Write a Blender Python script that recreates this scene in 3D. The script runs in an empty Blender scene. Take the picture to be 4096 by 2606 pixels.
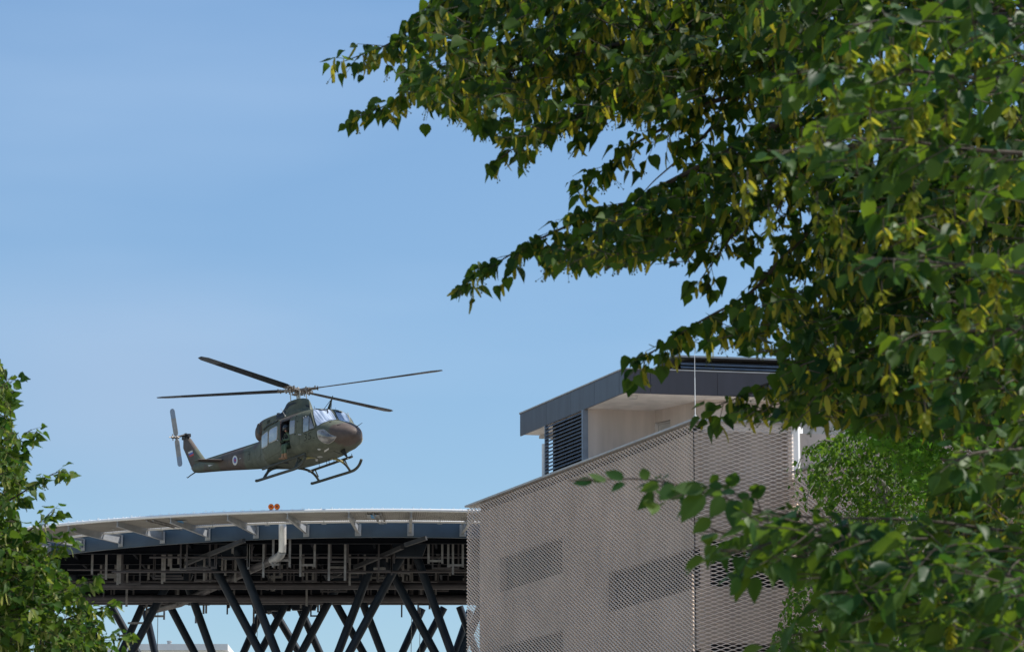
import bpy, bmesh, math, random
import numpy as np
from mathutils import Vector, Matrix
from mathutils.bvhtree import BVHTree

# ------------------------------------------------------------------ camera, world, sun
FPX = 13653.0                       # focal length in source pixels (120 mm on a 36 mm wide frame)
TH = math.atan(2754 / 13653.0)      # camera pitch
CT, ST = math.cos(TH), math.sin(TH)
CAMZ = 1.7
scene = bpy.context.scene
COL = scene.collection
cam = bpy.data.objects.new("camera", bpy.data.cameras.new("camera"))
COL.objects.link(cam)
cam.location = (0, 0, CAMZ)
cam.rotation_euler = (math.pi / 2 + TH, 0, 0)
cam.data.lens = 120
cam.data.sensor_width = 36
cam.data.clip_start = 0.5
cam.data.clip_end = 6000
cam.data.dof.use_dof = True
cam.data.dof.focus_distance = 135
cam.data.dof.aperture_fstop = 13
scene.camera = cam

def ray_dir_early(px, py):
    a, b = px - 2048, 1303 - py
    return Vector((a, FPX * CT - b * ST, FPX * ST + b * CT)).normalized()
SUN_DIR = Vector((0.72, 0.10, 1.00)).normalized()     # towards the sun: right, a little behind the scene, high
SUN_EL = math.asin(SUN_DIR.z)
SUN_AZ = math.atan2(SUN_DIR.x, SUN_DIR.y)
w = bpy.data.worlds.new("World")
scene.world = w
w.use_nodes = True
nt = w.node_tree
nt.nodes.clear()
wo = nt.nodes.new("ShaderNodeOutputWorld")
bg = nt.nodes.new("ShaderNodeBackground")
sky = nt.nodes.new("ShaderNodeTexSky")
sky.sky_type = 'NISHITA'
sky.sun_disc = False
sky.sun_elevation = SUN_EL
sky.sun_rotation = SUN_AZ
sky.altitude = 300
sky.air_density = 1.0
sky.dust_density = 0.6
sky.ozone_density = 2.0
bg.inputs[1].default_value = 0.10
# faint veil of high haze over the blue
tc = nt.nodes.new("ShaderNodeTexCoord")
mp = nt.nodes.new("ShaderNodeMapping")
mp.inputs['Scale'].default_value = (5, 5, 22)
nz = nt.nodes.new("ShaderNodeTexNoise")
nz.inputs['Scale'].default_value = 1.1
nz.inputs['Detail'].default_value = 3
nz.inputs['Roughness'].default_value = 0.45
cr = nt.nodes.new("ShaderNodeMapRange")
cr.inputs[1].default_value = 0.42
cr.inputs[2].default_value = 0.75
cr.inputs[3].default_value = 0.0
cr.inputs[4].default_value = 0.12
mx = nt.nodes.new("ShaderNodeMix")
mx.data_type = 'RGBA'
mx.inputs[7].default_value = (6.2, 6.9, 8.0, 1)
nt.links.new(tc.outputs['Generated'], mp.inputs[0])
nt.links.new(mp.outputs[0], nz.inputs[0])
nt.links.new(nz.outputs[0], cr.inputs[0])
nt.links.new(cr.outputs[0], mx.inputs[0])
hs = nt.nodes.new("ShaderNodeHueSaturation")
hs.inputs['Saturation'].default_value = 1.08
hs.inputs['Hue'].default_value = 0.5
nt.links.new(sky.outputs[0], hs.inputs['Color'])
nt.links.new(hs.outputs[0], mx.inputs[6])
# clearer blue overhead, paler air low down
sx = nt.nodes.new("ShaderNodeSeparateXYZ"); nt.links.new(tc.outputs['Generated'], sx.inputs[0])
zr = nt.nodes.new("ShaderNodeMapRange"); zr.inputs[1].default_value = .08; zr.inputs[2].default_value = .30; zr.inputs[3].default_value = .93; zr.inputs[4].default_value = 1.10
nt.links.new(sx.outputs[2], zr.inputs[0])
cmb = nt.nodes.new("ShaderNodeVectorMath"); cmb.operation = 'SCALE'; cmb.inputs[0].default_value = (0.97, 1.025, 1.025)
nt.links.new(zr.outputs[0], cmb.inputs['Scale'])
# thin lavender veil low on the left
vd = ray_dir_early(520, 1560)
vs_ = nt.nodes.new("ShaderNodeVectorMath"); vs_.operation = 'SUBTRACT'; vs_.inputs[1].default_value = vd
vm_ = nt.nodes.new("ShaderNodeVectorMath"); vm_.operation = 'MULTIPLY'; vm_.inputs[1].default_value = (1, 1, 2.1)
vl_ = nt.nodes.new("ShaderNodeVectorMath"); vl_.operation = 'LENGTH'
vr_ = nt.nodes.new("ShaderNodeMapRange"); vr_.interpolation_type = 'SMOOTHSTEP'; vr_.inputs[1].default_value = .10; vr_.inputs[2].default_value = 0; vr_.inputs[3].default_value = 0; vr_.inputs[4].default_value = .42
vx_ = nt.nodes.new("ShaderNodeMix"); vx_.data_type = 'RGBA'; vx_.inputs[7].default_value = (3.5, 4.1, 5.5, 1)
nt.links.new(tc.outputs['Generated'], vs_.inputs[0]); nt.links.new(vs_.outputs[0], vm_.inputs[0]); nt.links.new(vm_.outputs[0], vl_.inputs[0])
nt.links.new(vl_.outputs['Value'], vr_.inputs[0]); nt.links.new(vr_.outputs[0], vx_.inputs[0]); nt.links.new(mx.outputs[2], vx_.inputs[6])
ml = nt.nodes.new("ShaderNodeVectorMath"); ml.operation = 'MULTIPLY'
nt.links.new(vx_.outputs[2], ml.inputs[0]); nt.links.new(cmb.outputs[0], ml.inputs[1])
nt.links.new(ml.outputs[0], bg.inputs[0])
nt.links.new(bg.outputs[0], wo.inputs[0])

sun = bpy.data.objects.new("sun", bpy.data.lights.new("sun", 'SUN'))
COL.objects.link(sun)
sun.data.energy = 4.4
sun.data.angle = math.radians(0.55)
sun.data.color = (1.0, 0.95, 0.87)
sun.rotation_euler = (-SUN_DIR).to_track_quat('-Z', 'Y').to_euler()
sun.location = (30, 20, 60)

scene.view_settings.view_transform = 'Standard'
scene.view_settings.look = 'None'
scene.view_settings.exposure = 0.42
scene.view_settings.gamma = 1
scene.cycles.max_bounces = 8
scene.cycles.transparent_max_bounces = 8

# ------------------------------------------------------------------ helpers
def ray_dir(px, py):
    a, b = px - 2048, 1303 - py
    return Vector((a, FPX * CT - b * ST, FPX * ST + b * CT))

def at(px, py, Y):
    d = ray_dir(px, py)
    return Vector((d.x * Y / d.y, Y, CAMZ + d.z * Y / d.y))

def tag(o, label=None, cat=None, group=None, kind=None):
    if label: o['label'] = label
    if cat: o['category'] = cat
    if group: o['group'] = group
    if kind: o['kind'] = kind
    return o

def empty(name, loc, label=None, cat=None, group=None, rot=None):
    o = bpy.data.objects.new(name, None)
    COL.objects.link(o)
    if rot is not None:
        o.matrix_world = rot
    else:
        o.location = loc
    o.empty_display_size = 0.3
    return tag(o, label, cat, group)

class MB:
    """collects geometry for ONE mesh object"""
    def __init__(self):
        self.v, self.f, self.m = [], [], []
    def add(self, vs, fs, mi=0):
        b = len(self.v)
        self.v += [tuple(p) for p in vs]
        self.f += [tuple(b + i for i in f) for f in fs]
        self.m += [mi] * len(fs)
    def box(self, lo, hi, mi=0, M=None):
        x0, y0, z0 = lo; x1, y1, z1 = hi
        vs = [Vector(p) for p in ((x0,y0,z0),(x1,y0,z0),(x1,y1,z0),(x0,y1,z0),(x0,y0,z1),(x1,y0,z1),(x1,y1,z1),(x0,y1,z1))]
        if M is not None: vs = [M @ p for p in vs]
        self.add(vs, [(0,3,2,1),(4,5,6,7),(0,1,5,4),(1,2,6,5),(2,3,7,6),(3,0,4,7)], mi)
    def quad(self, a, b, c, d, mi=0):
        self.add([a, b, c, d], [(0, 1, 2, 3)], mi)
    def bar(self, a, b, wd, ht=None, up=(0, 0, 1), mi=0):
        """rectangular bar from a to b; wd across, ht along 'up'"""
        a, b = Vector(a), Vector(b)
        ht = wd if ht is None else ht
        t = (b - a).normalized()
        s = t.cross(Vector(up))
        if s.length < 1e-4: s = t.cross(Vector((1, 0, 0)))
        s.normalize()
        u = s.cross(t)
        vs = []
        for p in (a, b):
            for i, j in ((-1,-1),(1,-1),(1,1),(-1,1)):
                vs.append(p + s * (i * wd / 2) + u * (j * ht / 2))
        self.add(vs, [(0,3,2,1),(4,5,6,7),(0,1,5,4),(1,2,6,5),(2,3,7,6),(3,0,4,7)], mi)
    def tube(self, pts, r, n=10, mi=0, cap=True):
        pts = [Vector(p) for p in pts]
        rs = r if isinstance(r, (list, tuple)) else [r] * len(pts)
        rings = []
        prev = None
        for i, p in enumerate(pts):
            t = (pts[min(i + 1, len(pts) - 1)] - pts[max(i - 1, 0)]).normalized()
            if prev is None:
                s = t.cross(Vector((0, 0, 1)))
                if s.length < 1e-3: s = t.cross(Vector((1, 0, 0)))
            else:
                s = prev - t * prev.dot(t)
            s.normalize(); prev = s
            u = t.cross(s)
            rings.append([p + (s * math.cos(2*math.pi*k/n) + u * math.sin(2*math.pi*k/n)) * rs[i] for k in range(n)])
        vs = [q for R in rings for q in R]
        fs = [(i*n+k, i*n+(k+1)%n, (i+1)*n+(k+1)%n, (i+1)*n+k) for i in range(len(pts)-1) for k in range(n)]
        if cap:
            fs.append(tuple(range(n-1, -1, -1)))
            fs.append(tuple((len(pts)-1)*n + k for k in range(n)))
        self.add(vs, fs, mi)
    def loft(self, rings, cap=True, mi=0, closed=True):
        n = len(rings[0])
        vs = [q for R in rings for q in R]
        kk = n if closed else n - 1
        fs = [(i*n+k, i*n+(k+1)%n, (i+1)*n+(k+1)%n, (i+1)*n+k) for i in range(len(rings)-1) for k in range(kk)]
        if cap:
            fs.append(tuple(range(n-1, -1, -1)))
            fs.append(tuple((len(rings)-1)*n + k for k in range(n)))
        self.add(vs, fs, mi)
    def ball(self, c, r, nu=10, nv=6, mi=0, sc=(1,1,1)):
        c = Vector(c)
        rings = []
        for j in range(1, nv):
            a = math.pi * j / nv
            rings.append([c + Vector((r*sc[0]*math.sin(a)*math.cos(2*math.pi*k/nu), r*sc[1]*math.sin(a)*math.sin(2*math.pi*k/nu), r*sc[2]*math.cos(a))) for k in range(nu)])
        b = [q for R in rings for q in R] + [c + Vector((0,0,r*sc[2])), c - Vector((0,0,r*sc[2]))]
        fs = [(i*nu+k, (i+1)*nu+k, (i+1)*nu+(k+1)%nu, i*nu+(k+1)%nu) for i in range(nv-2) for k in range(nu)]
        T, B = len(b)-2, len(b)-1
        fs += [(T, k, (k+1)%nu) for k in range(nu)]
        fs += [(B, (nv-2)*nu+(k+1)%nu, (nv-2)*nu+k) for k in range(nu)]
        self.add(b, fs, mi)
    def prism(self, poly, vec, mi=0):
        vec = Vector(vec); n = len(poly)
        a = [Vector(p) for p in poly]
        self.add(a + [p + vec for p in a], [tuple(range(n-1,-1,-1)), tuple(range(n, 2*n))] + [(i,(i+1)%n,n+(i+1)%n,n+i) for i in range(n)], mi)
    def build(self, name, mats, parent=None, smooth=False, bevel=0):
        me = bpy.data.meshes.new(name)
        me.from_pydata(self.v, [], self.f)
        if not isinstance(mats, (list, tuple)): mats = [mats]
        for m in mats: me.materials.append(m)
        if len(mats) > 1: me.polygons.foreach_set('material_index', self.m)
        bm = bmesh.new(); bm.from_mesh(me)
        if parent is not None or True:
            bmesh.ops.recalc_face_normals(bm, faces=bm.faces)
        bm.to_mesh(me); bm.free()
        if smooth:
            me.polygons.foreach_set('use_smooth', [True] * len(me.polygons))
            me.set_sharp_from_angle(angle=math.radians(40 if smooth is True else smooth))
        me.update()
        o = bpy.data.objects.new(name, me)
        COL.objects.link(o)
        if parent is not None:
            o.parent = parent
        if bevel:
            b = o.modifiers.new('bevel', 'BEVEL'); b.width = bevel; b.segments = 2; b.limit_method = 'ANGLE'
        return o

def local(root):
    """world -> root space, for parts modelled in world coordinates"""
    return Matrix.Translation(root.location).inverted()

class WB(MB):
    """mesh builder working in world coordinates whose part lands under a root at a location"""
    def build(self, name, mats, parent=None, **k):
        if parent is not None:
            L = parent.location if parent.parent is None else parent.parent.location
            if parent.parent is not None: L = parent.parent.location
            self.v = [(x - L.x, y - L.y, z - L.z) for x, y, z in self.v]
        return MB.build(self, name, mats, parent, **k)

# ------------------------------------------------------------------ materials
def mat(name, col, rough=0.6, metal=0.0, noise=None, bump=None, spec=0.5, col2=None, coat=0.0):
    m = bpy.data.materials.new(name); m.use_nodes = True
    n = m.node_tree; b = n.nodes['Principled BSDF']
    b.inputs['Base Color'].default_value = (*col, 1)
    b.inputs['Roughness'].default_value = rough
    b.inputs['Metallic'].default_value = metal
    b.inputs['Specular IOR Level'].default_value = spec
    b.inputs['Coat Weight'].default_value = coat
    t = n.nodes.new('ShaderNodeTexCoord')
    if noise:
        sc, amt = noise[:2]
        st = noise[2] if len(noise) > 2 else (1, 1, 1)
        mp = n.nodes.new('ShaderNodeMapping'); mp.inputs['Scale'].default_value = st
        x = n.nodes.new('ShaderNodeTexNoise'); x.inputs['Scale'].default_value = sc; x.inputs['Detail'].default_value = 6
        r = n.nodes.new('ShaderNodeMapRange'); r.inputs[1].default_value = 0.3; r.inputs[2].default_value = 0.7
        mx = n.nodes.new('ShaderNodeMix'); mx.data_type = 'RGBA'
        c2 = col2 if col2 else tuple(c * (1 - amt) for c in col)
        mx.inputs[6].default_value = (*[c * (1 + amt * .5) for c in col], 1) if not col2 else (*col, 1)
        mx.inputs[7].default_value = (*c2, 1)
        n.links.new(t.outputs['Object'], mp.inputs[0]); n.links.new(mp.outputs[0], x.inputs[0])
        n.links.new(x.outputs[0], r.inputs[0]); n.links.new(r.outputs[0], mx.inputs[0]); n.links.new(mx.outputs[2], b.inputs['Base Color'])
        r2 = n.nodes.new('ShaderNodeMapRange'); r2.inputs[3].default_value = max(0, rough - .1); r2.inputs[4].default_value = min(1, rough + .12)
        n.links.new(x.outputs[0], r2.inputs[0]); n.links.new(r2.outputs[0], b.inputs['Roughness'])
    if bump:
        y = n.nodes.new('ShaderNodeTexNoise'); y.inputs['Scale'].default_value = bump[0]; y.inputs['Detail'].default_value = 5
        bb = n.nodes.new('ShaderNodeBump'); bb.inputs['Strength'].default_value = bump[1]; bb.inputs['Distance'].default_value = bump[2] if len(bump) > 2 else .02
        n.links.new(t.outputs['Object'], y.inputs[0]); n.links.new(y.outputs[0], bb.inputs['Height']); n.links.new(bb.outputs[0], b.inputs['Normal'])
    return m

M = {}
M['concrete'] = mat('concrete', (.50, .425, .375), .85, noise=(0.9, .30, (1, 1, .35)), bump=(12, .3))
M['penthouse_render'] = mat('penthouse_render', (.50, .43, .385), .85, noise=(1.6, .22, (1, 1, .12)), bump=(14, .2))
M['soffit'] = mat('soffit', (.78, .72, .66), .8, noise=(1.6, .18), bump=(20, .15))
M['soffit_grey'] = mat('soffit_grey', (.46, .44, .42), .8, noise=(1.2, .12))
M['mesh_metal'] = mat('mesh_metal', (.93, .775, .655), .55, noise=(0.5, .14))
M['coping'] = mat('coping', (.42, .40, .38), .45, .3, noise=(2, .15))
M['fascia'] = mat('fascia', (.040, .027, .031), .32, .0, noise=(3, .22, (1, 1, .15)), spec=.5)
M['fascia'].node_tree.nodes['Principled BSDF'].inputs['IOR'].default_value = 1.62
M['joint'] = mat('joint', (.015, .015, .018), .8)
M['louvre'] = mat('louvre', (.15, .18, .23), .38, .0, noise=(3, .2), spec=.8)
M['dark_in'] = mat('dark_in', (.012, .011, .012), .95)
M['white_paint'] = mat('white_paint', (.80, .80, .78), .5, noise=(2, .06))
M['roof_floor'] = mat('roof_floor', (.42, .40, .37), .9, noise=(.6, .2))
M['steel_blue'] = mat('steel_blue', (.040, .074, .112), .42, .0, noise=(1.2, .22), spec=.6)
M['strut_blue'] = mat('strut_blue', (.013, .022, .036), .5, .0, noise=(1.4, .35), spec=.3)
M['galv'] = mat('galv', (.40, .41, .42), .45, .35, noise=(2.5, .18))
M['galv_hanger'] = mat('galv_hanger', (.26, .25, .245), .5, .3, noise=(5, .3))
M['rim_pipe'] = mat('rim_pipe', (.88, .88, .87), .4, .0, noise=(6, .05))
M['net'] = mat('net', (.34, .325, .30), .6, .1, noise=(1.5, .15))
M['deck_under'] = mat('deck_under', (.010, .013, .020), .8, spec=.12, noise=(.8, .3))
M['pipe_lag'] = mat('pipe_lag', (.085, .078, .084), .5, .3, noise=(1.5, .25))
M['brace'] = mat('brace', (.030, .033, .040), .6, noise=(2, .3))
M['duct'] = mat('duct', (.82, .80, .77), .32, .35, noise=(3, .1))
M['orange'] = mat('orange', (.95, .19, .004), .65, noise=(20, .1))
M['lens_dark'] = mat('lens_dark', (.25, .03, .01), .3)
M['far_white'] = mat('far_white', (.66, .68, .68), .7, noise=(.4, .1))
M['bark'] = mat('bark', (.075, .058, .042), .9, noise=(6, .5, (1, 1, .3)), bump=(30, .6))
M['twig'] = mat('twig', (.060, .045, .028), .85, noise=(20, .4))
M['birch_bark'] = mat('birch_bark', (.34, .32, .28), .8, noise=(5, .55, (1, 1, 4)))
M['asphalt'] = mat('asphalt', (.05, .05, .052), .9, noise=(2, .25), bump=(60, .4))
M['ground'] = mat('ground', (.40, .36, .29), .95, noise=(.08, .35), bump=(3, .3))  # unseen ground, kept pale and warm to bounce light into the shade

def leaf_mat(name, c_lo, c_hi, tr_lo, tr_hi, trans=.42, rough=.55, spec=.14):
    m = bpy.data.materials.new(name); m.use_nodes = True
    n = m.node_tree; b = n.nodes['Principled BSDF']; out = n.nodes['Material Output']
    g = n.nodes.new('ShaderNodeNewGeometry')
    def ramp(a, c):
        x = n.nodes.new('ShaderNodeMix'); x.data_type = 'RGBA'
        x.inputs[6].default_value = (*a, 1); x.inputs[7].default_value = (*c, 1)
        n.links.new(g.outputs['Random Per Island'], x.inputs[0]); return x.outputs[2]
    ca = ramp(c_lo, c_hi); cb = ramp(tr_lo, tr_hi)
    n.links.new(ca, b.inputs['Base Color'])
    b.inputs['Roughness'].default_value = rough
    b.inputs['Specular IOR Level'].default_value = spec
    t = n.nodes.new('ShaderNodeBsdfTranslucent'); n.links.new(cb, t.inputs[0])
    ms = n.nodes.new('ShaderNodeMixShader'); ms.inputs[0].default_value = trans
    n.links.new(b.outputs[0], ms.inputs[1]); n.links.new(t.outputs[0], ms.inputs[2]); n.links.new(ms.outputs[0], out.inputs[0])
    return m
M['linden_leaf'] = leaf_mat('linden_leaf', (.009, .034, .011), (.040, .082, .015), (.035, .10, .008), (.16, .27, .012), .36)
M['hornbeam_leaf'] = leaf_mat('hornbeam_leaf', (.010, .044, .016), (.058, .112, .020), (.05, .15, .010), (.22, .34, .015), .31, .46)
M['left_leaf'] = leaf_mat('left_leaf', (.018, .060, .014), (.085, .145, .018), (.05, .14, .012), (.19, .29, .02), .34)
M['birch_leaf'] = leaf_mat('birch_leaf', (.030, .085, .012), (.080, .155, .020), (.08, .20, .012), (.22, .36, .02), .42)
M['maple_leaf'] = leaf_mat('maple_leaf', (.040, .115, .014), (.095, .20, .022), (.08, .22, .012), (.18, .36, .02), .45)
M['bract'] = leaf_mat('bract', (.12, .13, .02), (.33, .31, .05), (.22, .22, .012), (.52, .46, .03), .5)
M['pale_bract'] = leaf_mat('pale_bract', (.24, .28, .09), (.45, .46, .18), (.30, .36, .06), (.50, .52, .12), .45)
M['catkin'] = leaf_mat('catkin', (.10, .15, .02), (.30, .31, .04), (.18, .24, .012), (.48, .42, .03), .5)
M['fruit'] = mat('fruit', (.06, .085, .025), .7)
exec_parts = []
# ------------------------------------------------------------------ ground and road
def sheet(name, x0, x1, y0, y1, z, m, label):
    b = MB(); b.quad((x0, y0, z), (x1, y0, z), (x1, y1, z), (x0, y1, z))
    o = b.build(name, m); tag(o, label, name, kind='structure'); return o
sheet('ground', -3000, 3000, -1500, 4500, 0, M['ground'], 'flat pale ground below the trees and the buildings')
sheet('road', -400, 400, 68, 77, 0.004, M['asphalt'], 'asphalt road passing in front of the mesh clad building')
b = MB()
b.box((-400, 66.0, 0.0), (400, 67.98, 0.12)); b.box((-400, 77.02, 0), (400, 79.5, 0.12))
o = b.build('pavement', M['concrete']); tag(o, 'raised concrete pavements either side of the road', 'pavement', kind='structure')

# ------------------------------------------------------------------ mesh-clad building
dL = Vector((-0.368, 0.930, 0)).normalized()
nL = Vector((-dL.y, dL.x, 0)) * 1.0           # outward (to the left)
dR = Vector((80000, 13928, 0)).normalized()
nR = Vector((dR.y, -dR.x, 0))                 # outward (towards the street)
C0 = at(2775, 1680, 110.0)
CB = Vector((C0.x, C0.y, 0))
ZTOP = C0.z
def zc(py): return at(2775, py, CB.y).z       # height from a pixel row at the corner
def t_of(px, base, d):
    k = (px - 2048) / (FPX * CT - (1303 - 2000) * ST)
    for _ in range(4):
        # solve (base.x + d.x t) = k' (base.y + d.y t)
        t = (k * base.y - base.x) / (d.x - k * d.y)
        P = base + d * t
        zz = P.y
        # refine row-dependent factor with the height of the wall's middle
        v = (14.0 - CAMZ) / P.y
        dep = CT + v * ST
        k = (px - 2048) / FPX * dep
    return t
bld = empty('building', (CB.x, CB.y, 0), 'tall grey brown building clad in wave patterned expanded metal with a flat roofed penthouse', 'building')

def wall_boxes(b, base, d, n, inset, thick, ts, holes, z0, z1, mi=0):
    """wall pieces between t stations; holes = [(ta, tb, za, zb)]"""
    tt = sorted(set(ts + [h[0] for h in holes] + [h[1] for h in holes]))
    for a, c in zip(tt[:-1], tt[1:]):
        mid = (a + c) / 2
        hs_ = sorted([(h[2], h[3]) for h in holes if h[0] <= mid <= h[1]])
        lo = z0
        for h0, h1 in hs_ + [(z1, z1)]:
            if h0 > lo + .01:
                q = [base + d*a - n*inset, base + d*c - n*inset, base + d*c - n*(inset+thick), base + d*a - n*(inset+thick)]
                b.prism([Vector((p.x, p.y, lo)) for p in q], (0, 0, h0 - lo), mi)
            lo = max(lo, h1)

tC, tA1, tA0, tE = t_of(2388, CB, dL), t_of(2205, CB, dL), t_of(1955, CB, dL), t_of(1866, CB, dL)
tW = t_of(1874, CB, dL)
WB1 = WB()
holesL = []
for k in range(0, 5):
    dz = 411
    holesL.append((0.6, tC, zc(2335 + dz*k), zc(2168 + dz*k)))
    holesL.append((tA1, tA0, zc(2107 + dz*k), zc(1947 + dz*k)))
wall_boxes(WB1, CB, dL, nL, .45, .25, [0.6, tW], holesL, 0, ZTOP - .22)
tR = t_of(3183, CB, dR)
holesR = [(0.6, tR + 6, zc(2335 + 411*k), zc(2150 + 411*k)) for k in range(0, 5)]
wall_boxes(WB1, CB, dR, nR, .45, .25, [0.6, tR + 12], holesR, 0, ZTOP - .25)
ca, cbb = .45/(-(dL.dot(nR))), .45/(-(dR.dot(nL)))
WB1.prism([Vector((p.x, p.y, 0)) for p in (CB - nL*.451 + dL*.6, CB + dL*ca + dR*cbb, CB - nR*.451 + dR*.6, CB + dL*.75 + dR*.75)], (0, 0, ZTOP - .3))
WB1.build('wall', M['concrete'], bld)
b = WB()   # solid black block, the unlit car park put into its colour
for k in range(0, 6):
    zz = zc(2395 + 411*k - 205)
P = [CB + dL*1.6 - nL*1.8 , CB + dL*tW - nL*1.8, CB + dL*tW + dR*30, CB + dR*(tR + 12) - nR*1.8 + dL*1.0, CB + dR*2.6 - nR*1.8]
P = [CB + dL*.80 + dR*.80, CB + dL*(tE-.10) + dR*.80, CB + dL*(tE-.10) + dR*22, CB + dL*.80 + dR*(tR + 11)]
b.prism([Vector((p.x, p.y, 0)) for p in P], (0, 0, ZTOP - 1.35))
b.prism([Vector((p.x, p.y, ZTOP - .218)) for p in (CB - nL*.47 + dL*.6, CB - nL*.47 + dL*tW, CB - nL*.6 + dL*tW, CB - nL*.6 + dL*.6)], (0, 0, .19))  # added dark strip: painted shade of the gap, also keeps sun out
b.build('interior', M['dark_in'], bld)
b = WB()   # floor slabs seen through the openings, and the roof deck
Q = [CB + dL*.9 + dR*.9, CB + dL*(tW-.1) + dR*.9, CB + dL*(tW-.1) + dR*22, CB + dL*.9 + dR*(tR + 11.5)]
b.prism([Vector((p.x, p.y, ZTOP - 1.3)) for p in Q], (0, 0, .3))
b.build('roof', M['roof_floor'], bld)

def mesh_screen(name, base, d, n, length, z0, z1, W, H, parent, wid=.075, tilt=52, seg=8, slope=0.0):
    """expanded metal: tilted ribbons that wave up and down and meet at the knuckles"""
    nx = int(length / W * seg)
    xs = np.arange(nx + 1) * (W / seg)
    k0, k1 = 0, int((z1 - z0) / (H / 2))
    ks = np.arange(k0, k1)
    X, K = np.meshgrid(xs, ks)
    sgn = np.where(K % 2 == 0, 1.0, -1.0)
    cw = np.cos(2*np.pi*X/W)
    cw = np.sign(cw) * np.abs(cw)**.85
    Z = z1 - .10 - K * H/2 + sgn * (H/4 - .008) * cw
    a = math.radians(tilt)
    L = parent.location
    V = []
    for s in (-.5, .5):
        off = s * wid
        O = off * math.sin(a)                   # outwards
        Zs = Z - off * math.cos(a)
        V.append(np.stack([base.x + d.x*X + n.x*O - L.x, base.y + d.y*X + n.y*O - L.y, Zs - L.z], -1))
    nr, nc = X.shape
    idx = np.arange(nr*nc).reshape(nr, nc)
    A = idx[:, :-1].ravel(); Bq = idx[:, 1:].ravel()
    F = np.stack([A, Bq, Bq + nr*nc, A + nr*nc], 1)
    V = np.concatenate([v.reshape(-1, 3) for v in V])
    me = bpy.data.meshes.new(name)
    me.vertices.add(len(V)); me.vertices.foreach_set('co', V.ravel())
    me.loops.add(len(F)*4); me.loops.foreach_set('vertex_index', F.ravel().astype(np.int32))
    me.polygons.add(len(F)); me.polygons.foreach_set('loop_start', np.arange(len(F), dtype=np.int32)*4)
    me.materials.append(M['mesh_metal'])
    me.polygons.foreach_set('use_smooth', [True]*len(F))
    me.update(); me.validate()
    o = bpy.data.objects.new(name, me); COL.objects.link(o); o.parent = parent
    so = o.modifiers.new('gauge', 'SOLIDIFY'); so.thickness = .006; so.offset = 0
    return o
HH = .134
mesh_screen('mesh_screen', CB, dL, nL, tE, ZTOP - 9.6, ZTOP - .02, .27, HH, bld, wid=.052)
mesh_screen('mesh_screen', CB, dR, nR, t_of(3190, CB, dR), ZTOP - 9.6, ZTOP - .04, .405, HH, bld, wid=.058, tilt=60)
b = WB()   # coping and the corner seam
for d, n, L in ((dL, nL, tE), (dR, nR, t_of(3213, CB, dR))):
    q = [CB + n*.10, CB + d*L + n*.10, CB + d*L - n*.74, CB - n*.74]
    b.prism([Vector((p.x, p.y, ZTOP - .025 + (.003 if d is dR else 0))) for p in q], (0, 0, .065))
b.build('coping', M['coping'], bld)
b = WB()
for L in (0.03,):
    p = CB + dL*.02
    b.box((p.x - .018, p.y - .018, 0), (p.x + .018, p.y + .018, ZTOP - .06))
b.build('corner_seam', M['joint'], bld)

# added block keeping the sun out of the cavity end, steel posts and rails carrying the screens
b = WB(); tt_ = t_of(3168, CB, dR)
b.prism([Vector((p.x, p.y, 0)) for p in (CB + dR*tt_ - nR*.13, CB + dR*(tt_+.1) - nR*.13, CB + dR*(tt_+.1) - nR*.448, CB + dR*tt_ - nR*.448)], (0, 0, ZTOP - .06))
b.build('sun_blocker', M['concrete'], bld)
for d, n, L in ((dL, nL, tE), (dR, nR, t_of(3190, CB, dR))):
    t = 1.2
    while False:
        q = [CB + d*t - n*.16, CB + d*(t+.07) - n*.16, CB + d*(t+.07) - n*.24, CB + d*t - n*.24]
        b = WB(); b.prism([Vector((p.x, p.y, 0)) for p in q], (0, 0, ZTOP - .06)); b.build('screen_post', M['concrete'], bld)
        t += 400
    for py in ():
        z = zc(py)
        q = [CB + d*.3 - n*.10, CB + d*L - n*.10, CB + d*L - n*.155, CB + d*.3 - n*.155]
        b = WB(); b.prism([Vector((p.x, p.y, z)) for p in q], (0, 0, .07)); b.build('screen_rail', M['concrete'], bld)
# sunlit parapet end and second, lower mesh wing coming forward
b = WB()
t0, t1 = t_of(3188, CB, dR), t_of(3214, CB, dR)
zlo = zc(1900)
q0, q1 = CB + dR*t0 - nR*.30, CB + dR*t1 - nR*.30
q2 = q1 + Vector((.20, .42, 0))
q3 = q0 - nR*.6
b.prism([Vector((p.x, p.y, zlo)) for p in (q0, q1, q2, q3)], (0, 0, ZTOP - .03 - zlo))
b.build('parapet_end', M['white_paint'], bld)
B2 = CB + dR*t_of(3183, CB, dR) + nR*.05
Z2 = at(3183, 1888, B2.y).z
mesh_screen('mesh_screen', B2 - dL*13, dL, nL, 13, Z2 - 12, Z2, .27, HH, bld, wid=.07)
b = WB()
q = [B2 + nL*.08, B2 - dL*13 + nL*.08, B2 - dL*13 - nL*.75, B2 - nL*.75]
b.prism([Vector((p.x, p.y, Z2 - .02)) for p in q], (0, 0, .06))
b.build('coping', M['coping'], bld)
b = WB()
holes2 = [(-13, -.5, zc(2335 + 411*k), zc(2150 + 411*k)) for k in range(5)]
wall_boxes(b, B2, dL, nL, .45, .25, [-13, -.5], holes2, 0, Z2 - .03)
q = [B2 - dL*12 - nL*1.6, B2 - dL*.6 - nL*1.6, B2 - dL*.6 - nL*14, B2 - dL*12 - nL*14]
b.prism([Vector((p.x, p.y, 0)) for p in q], (0, 0, Z2 - .1))
b.build('wall', M['concrete'], bld)

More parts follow.
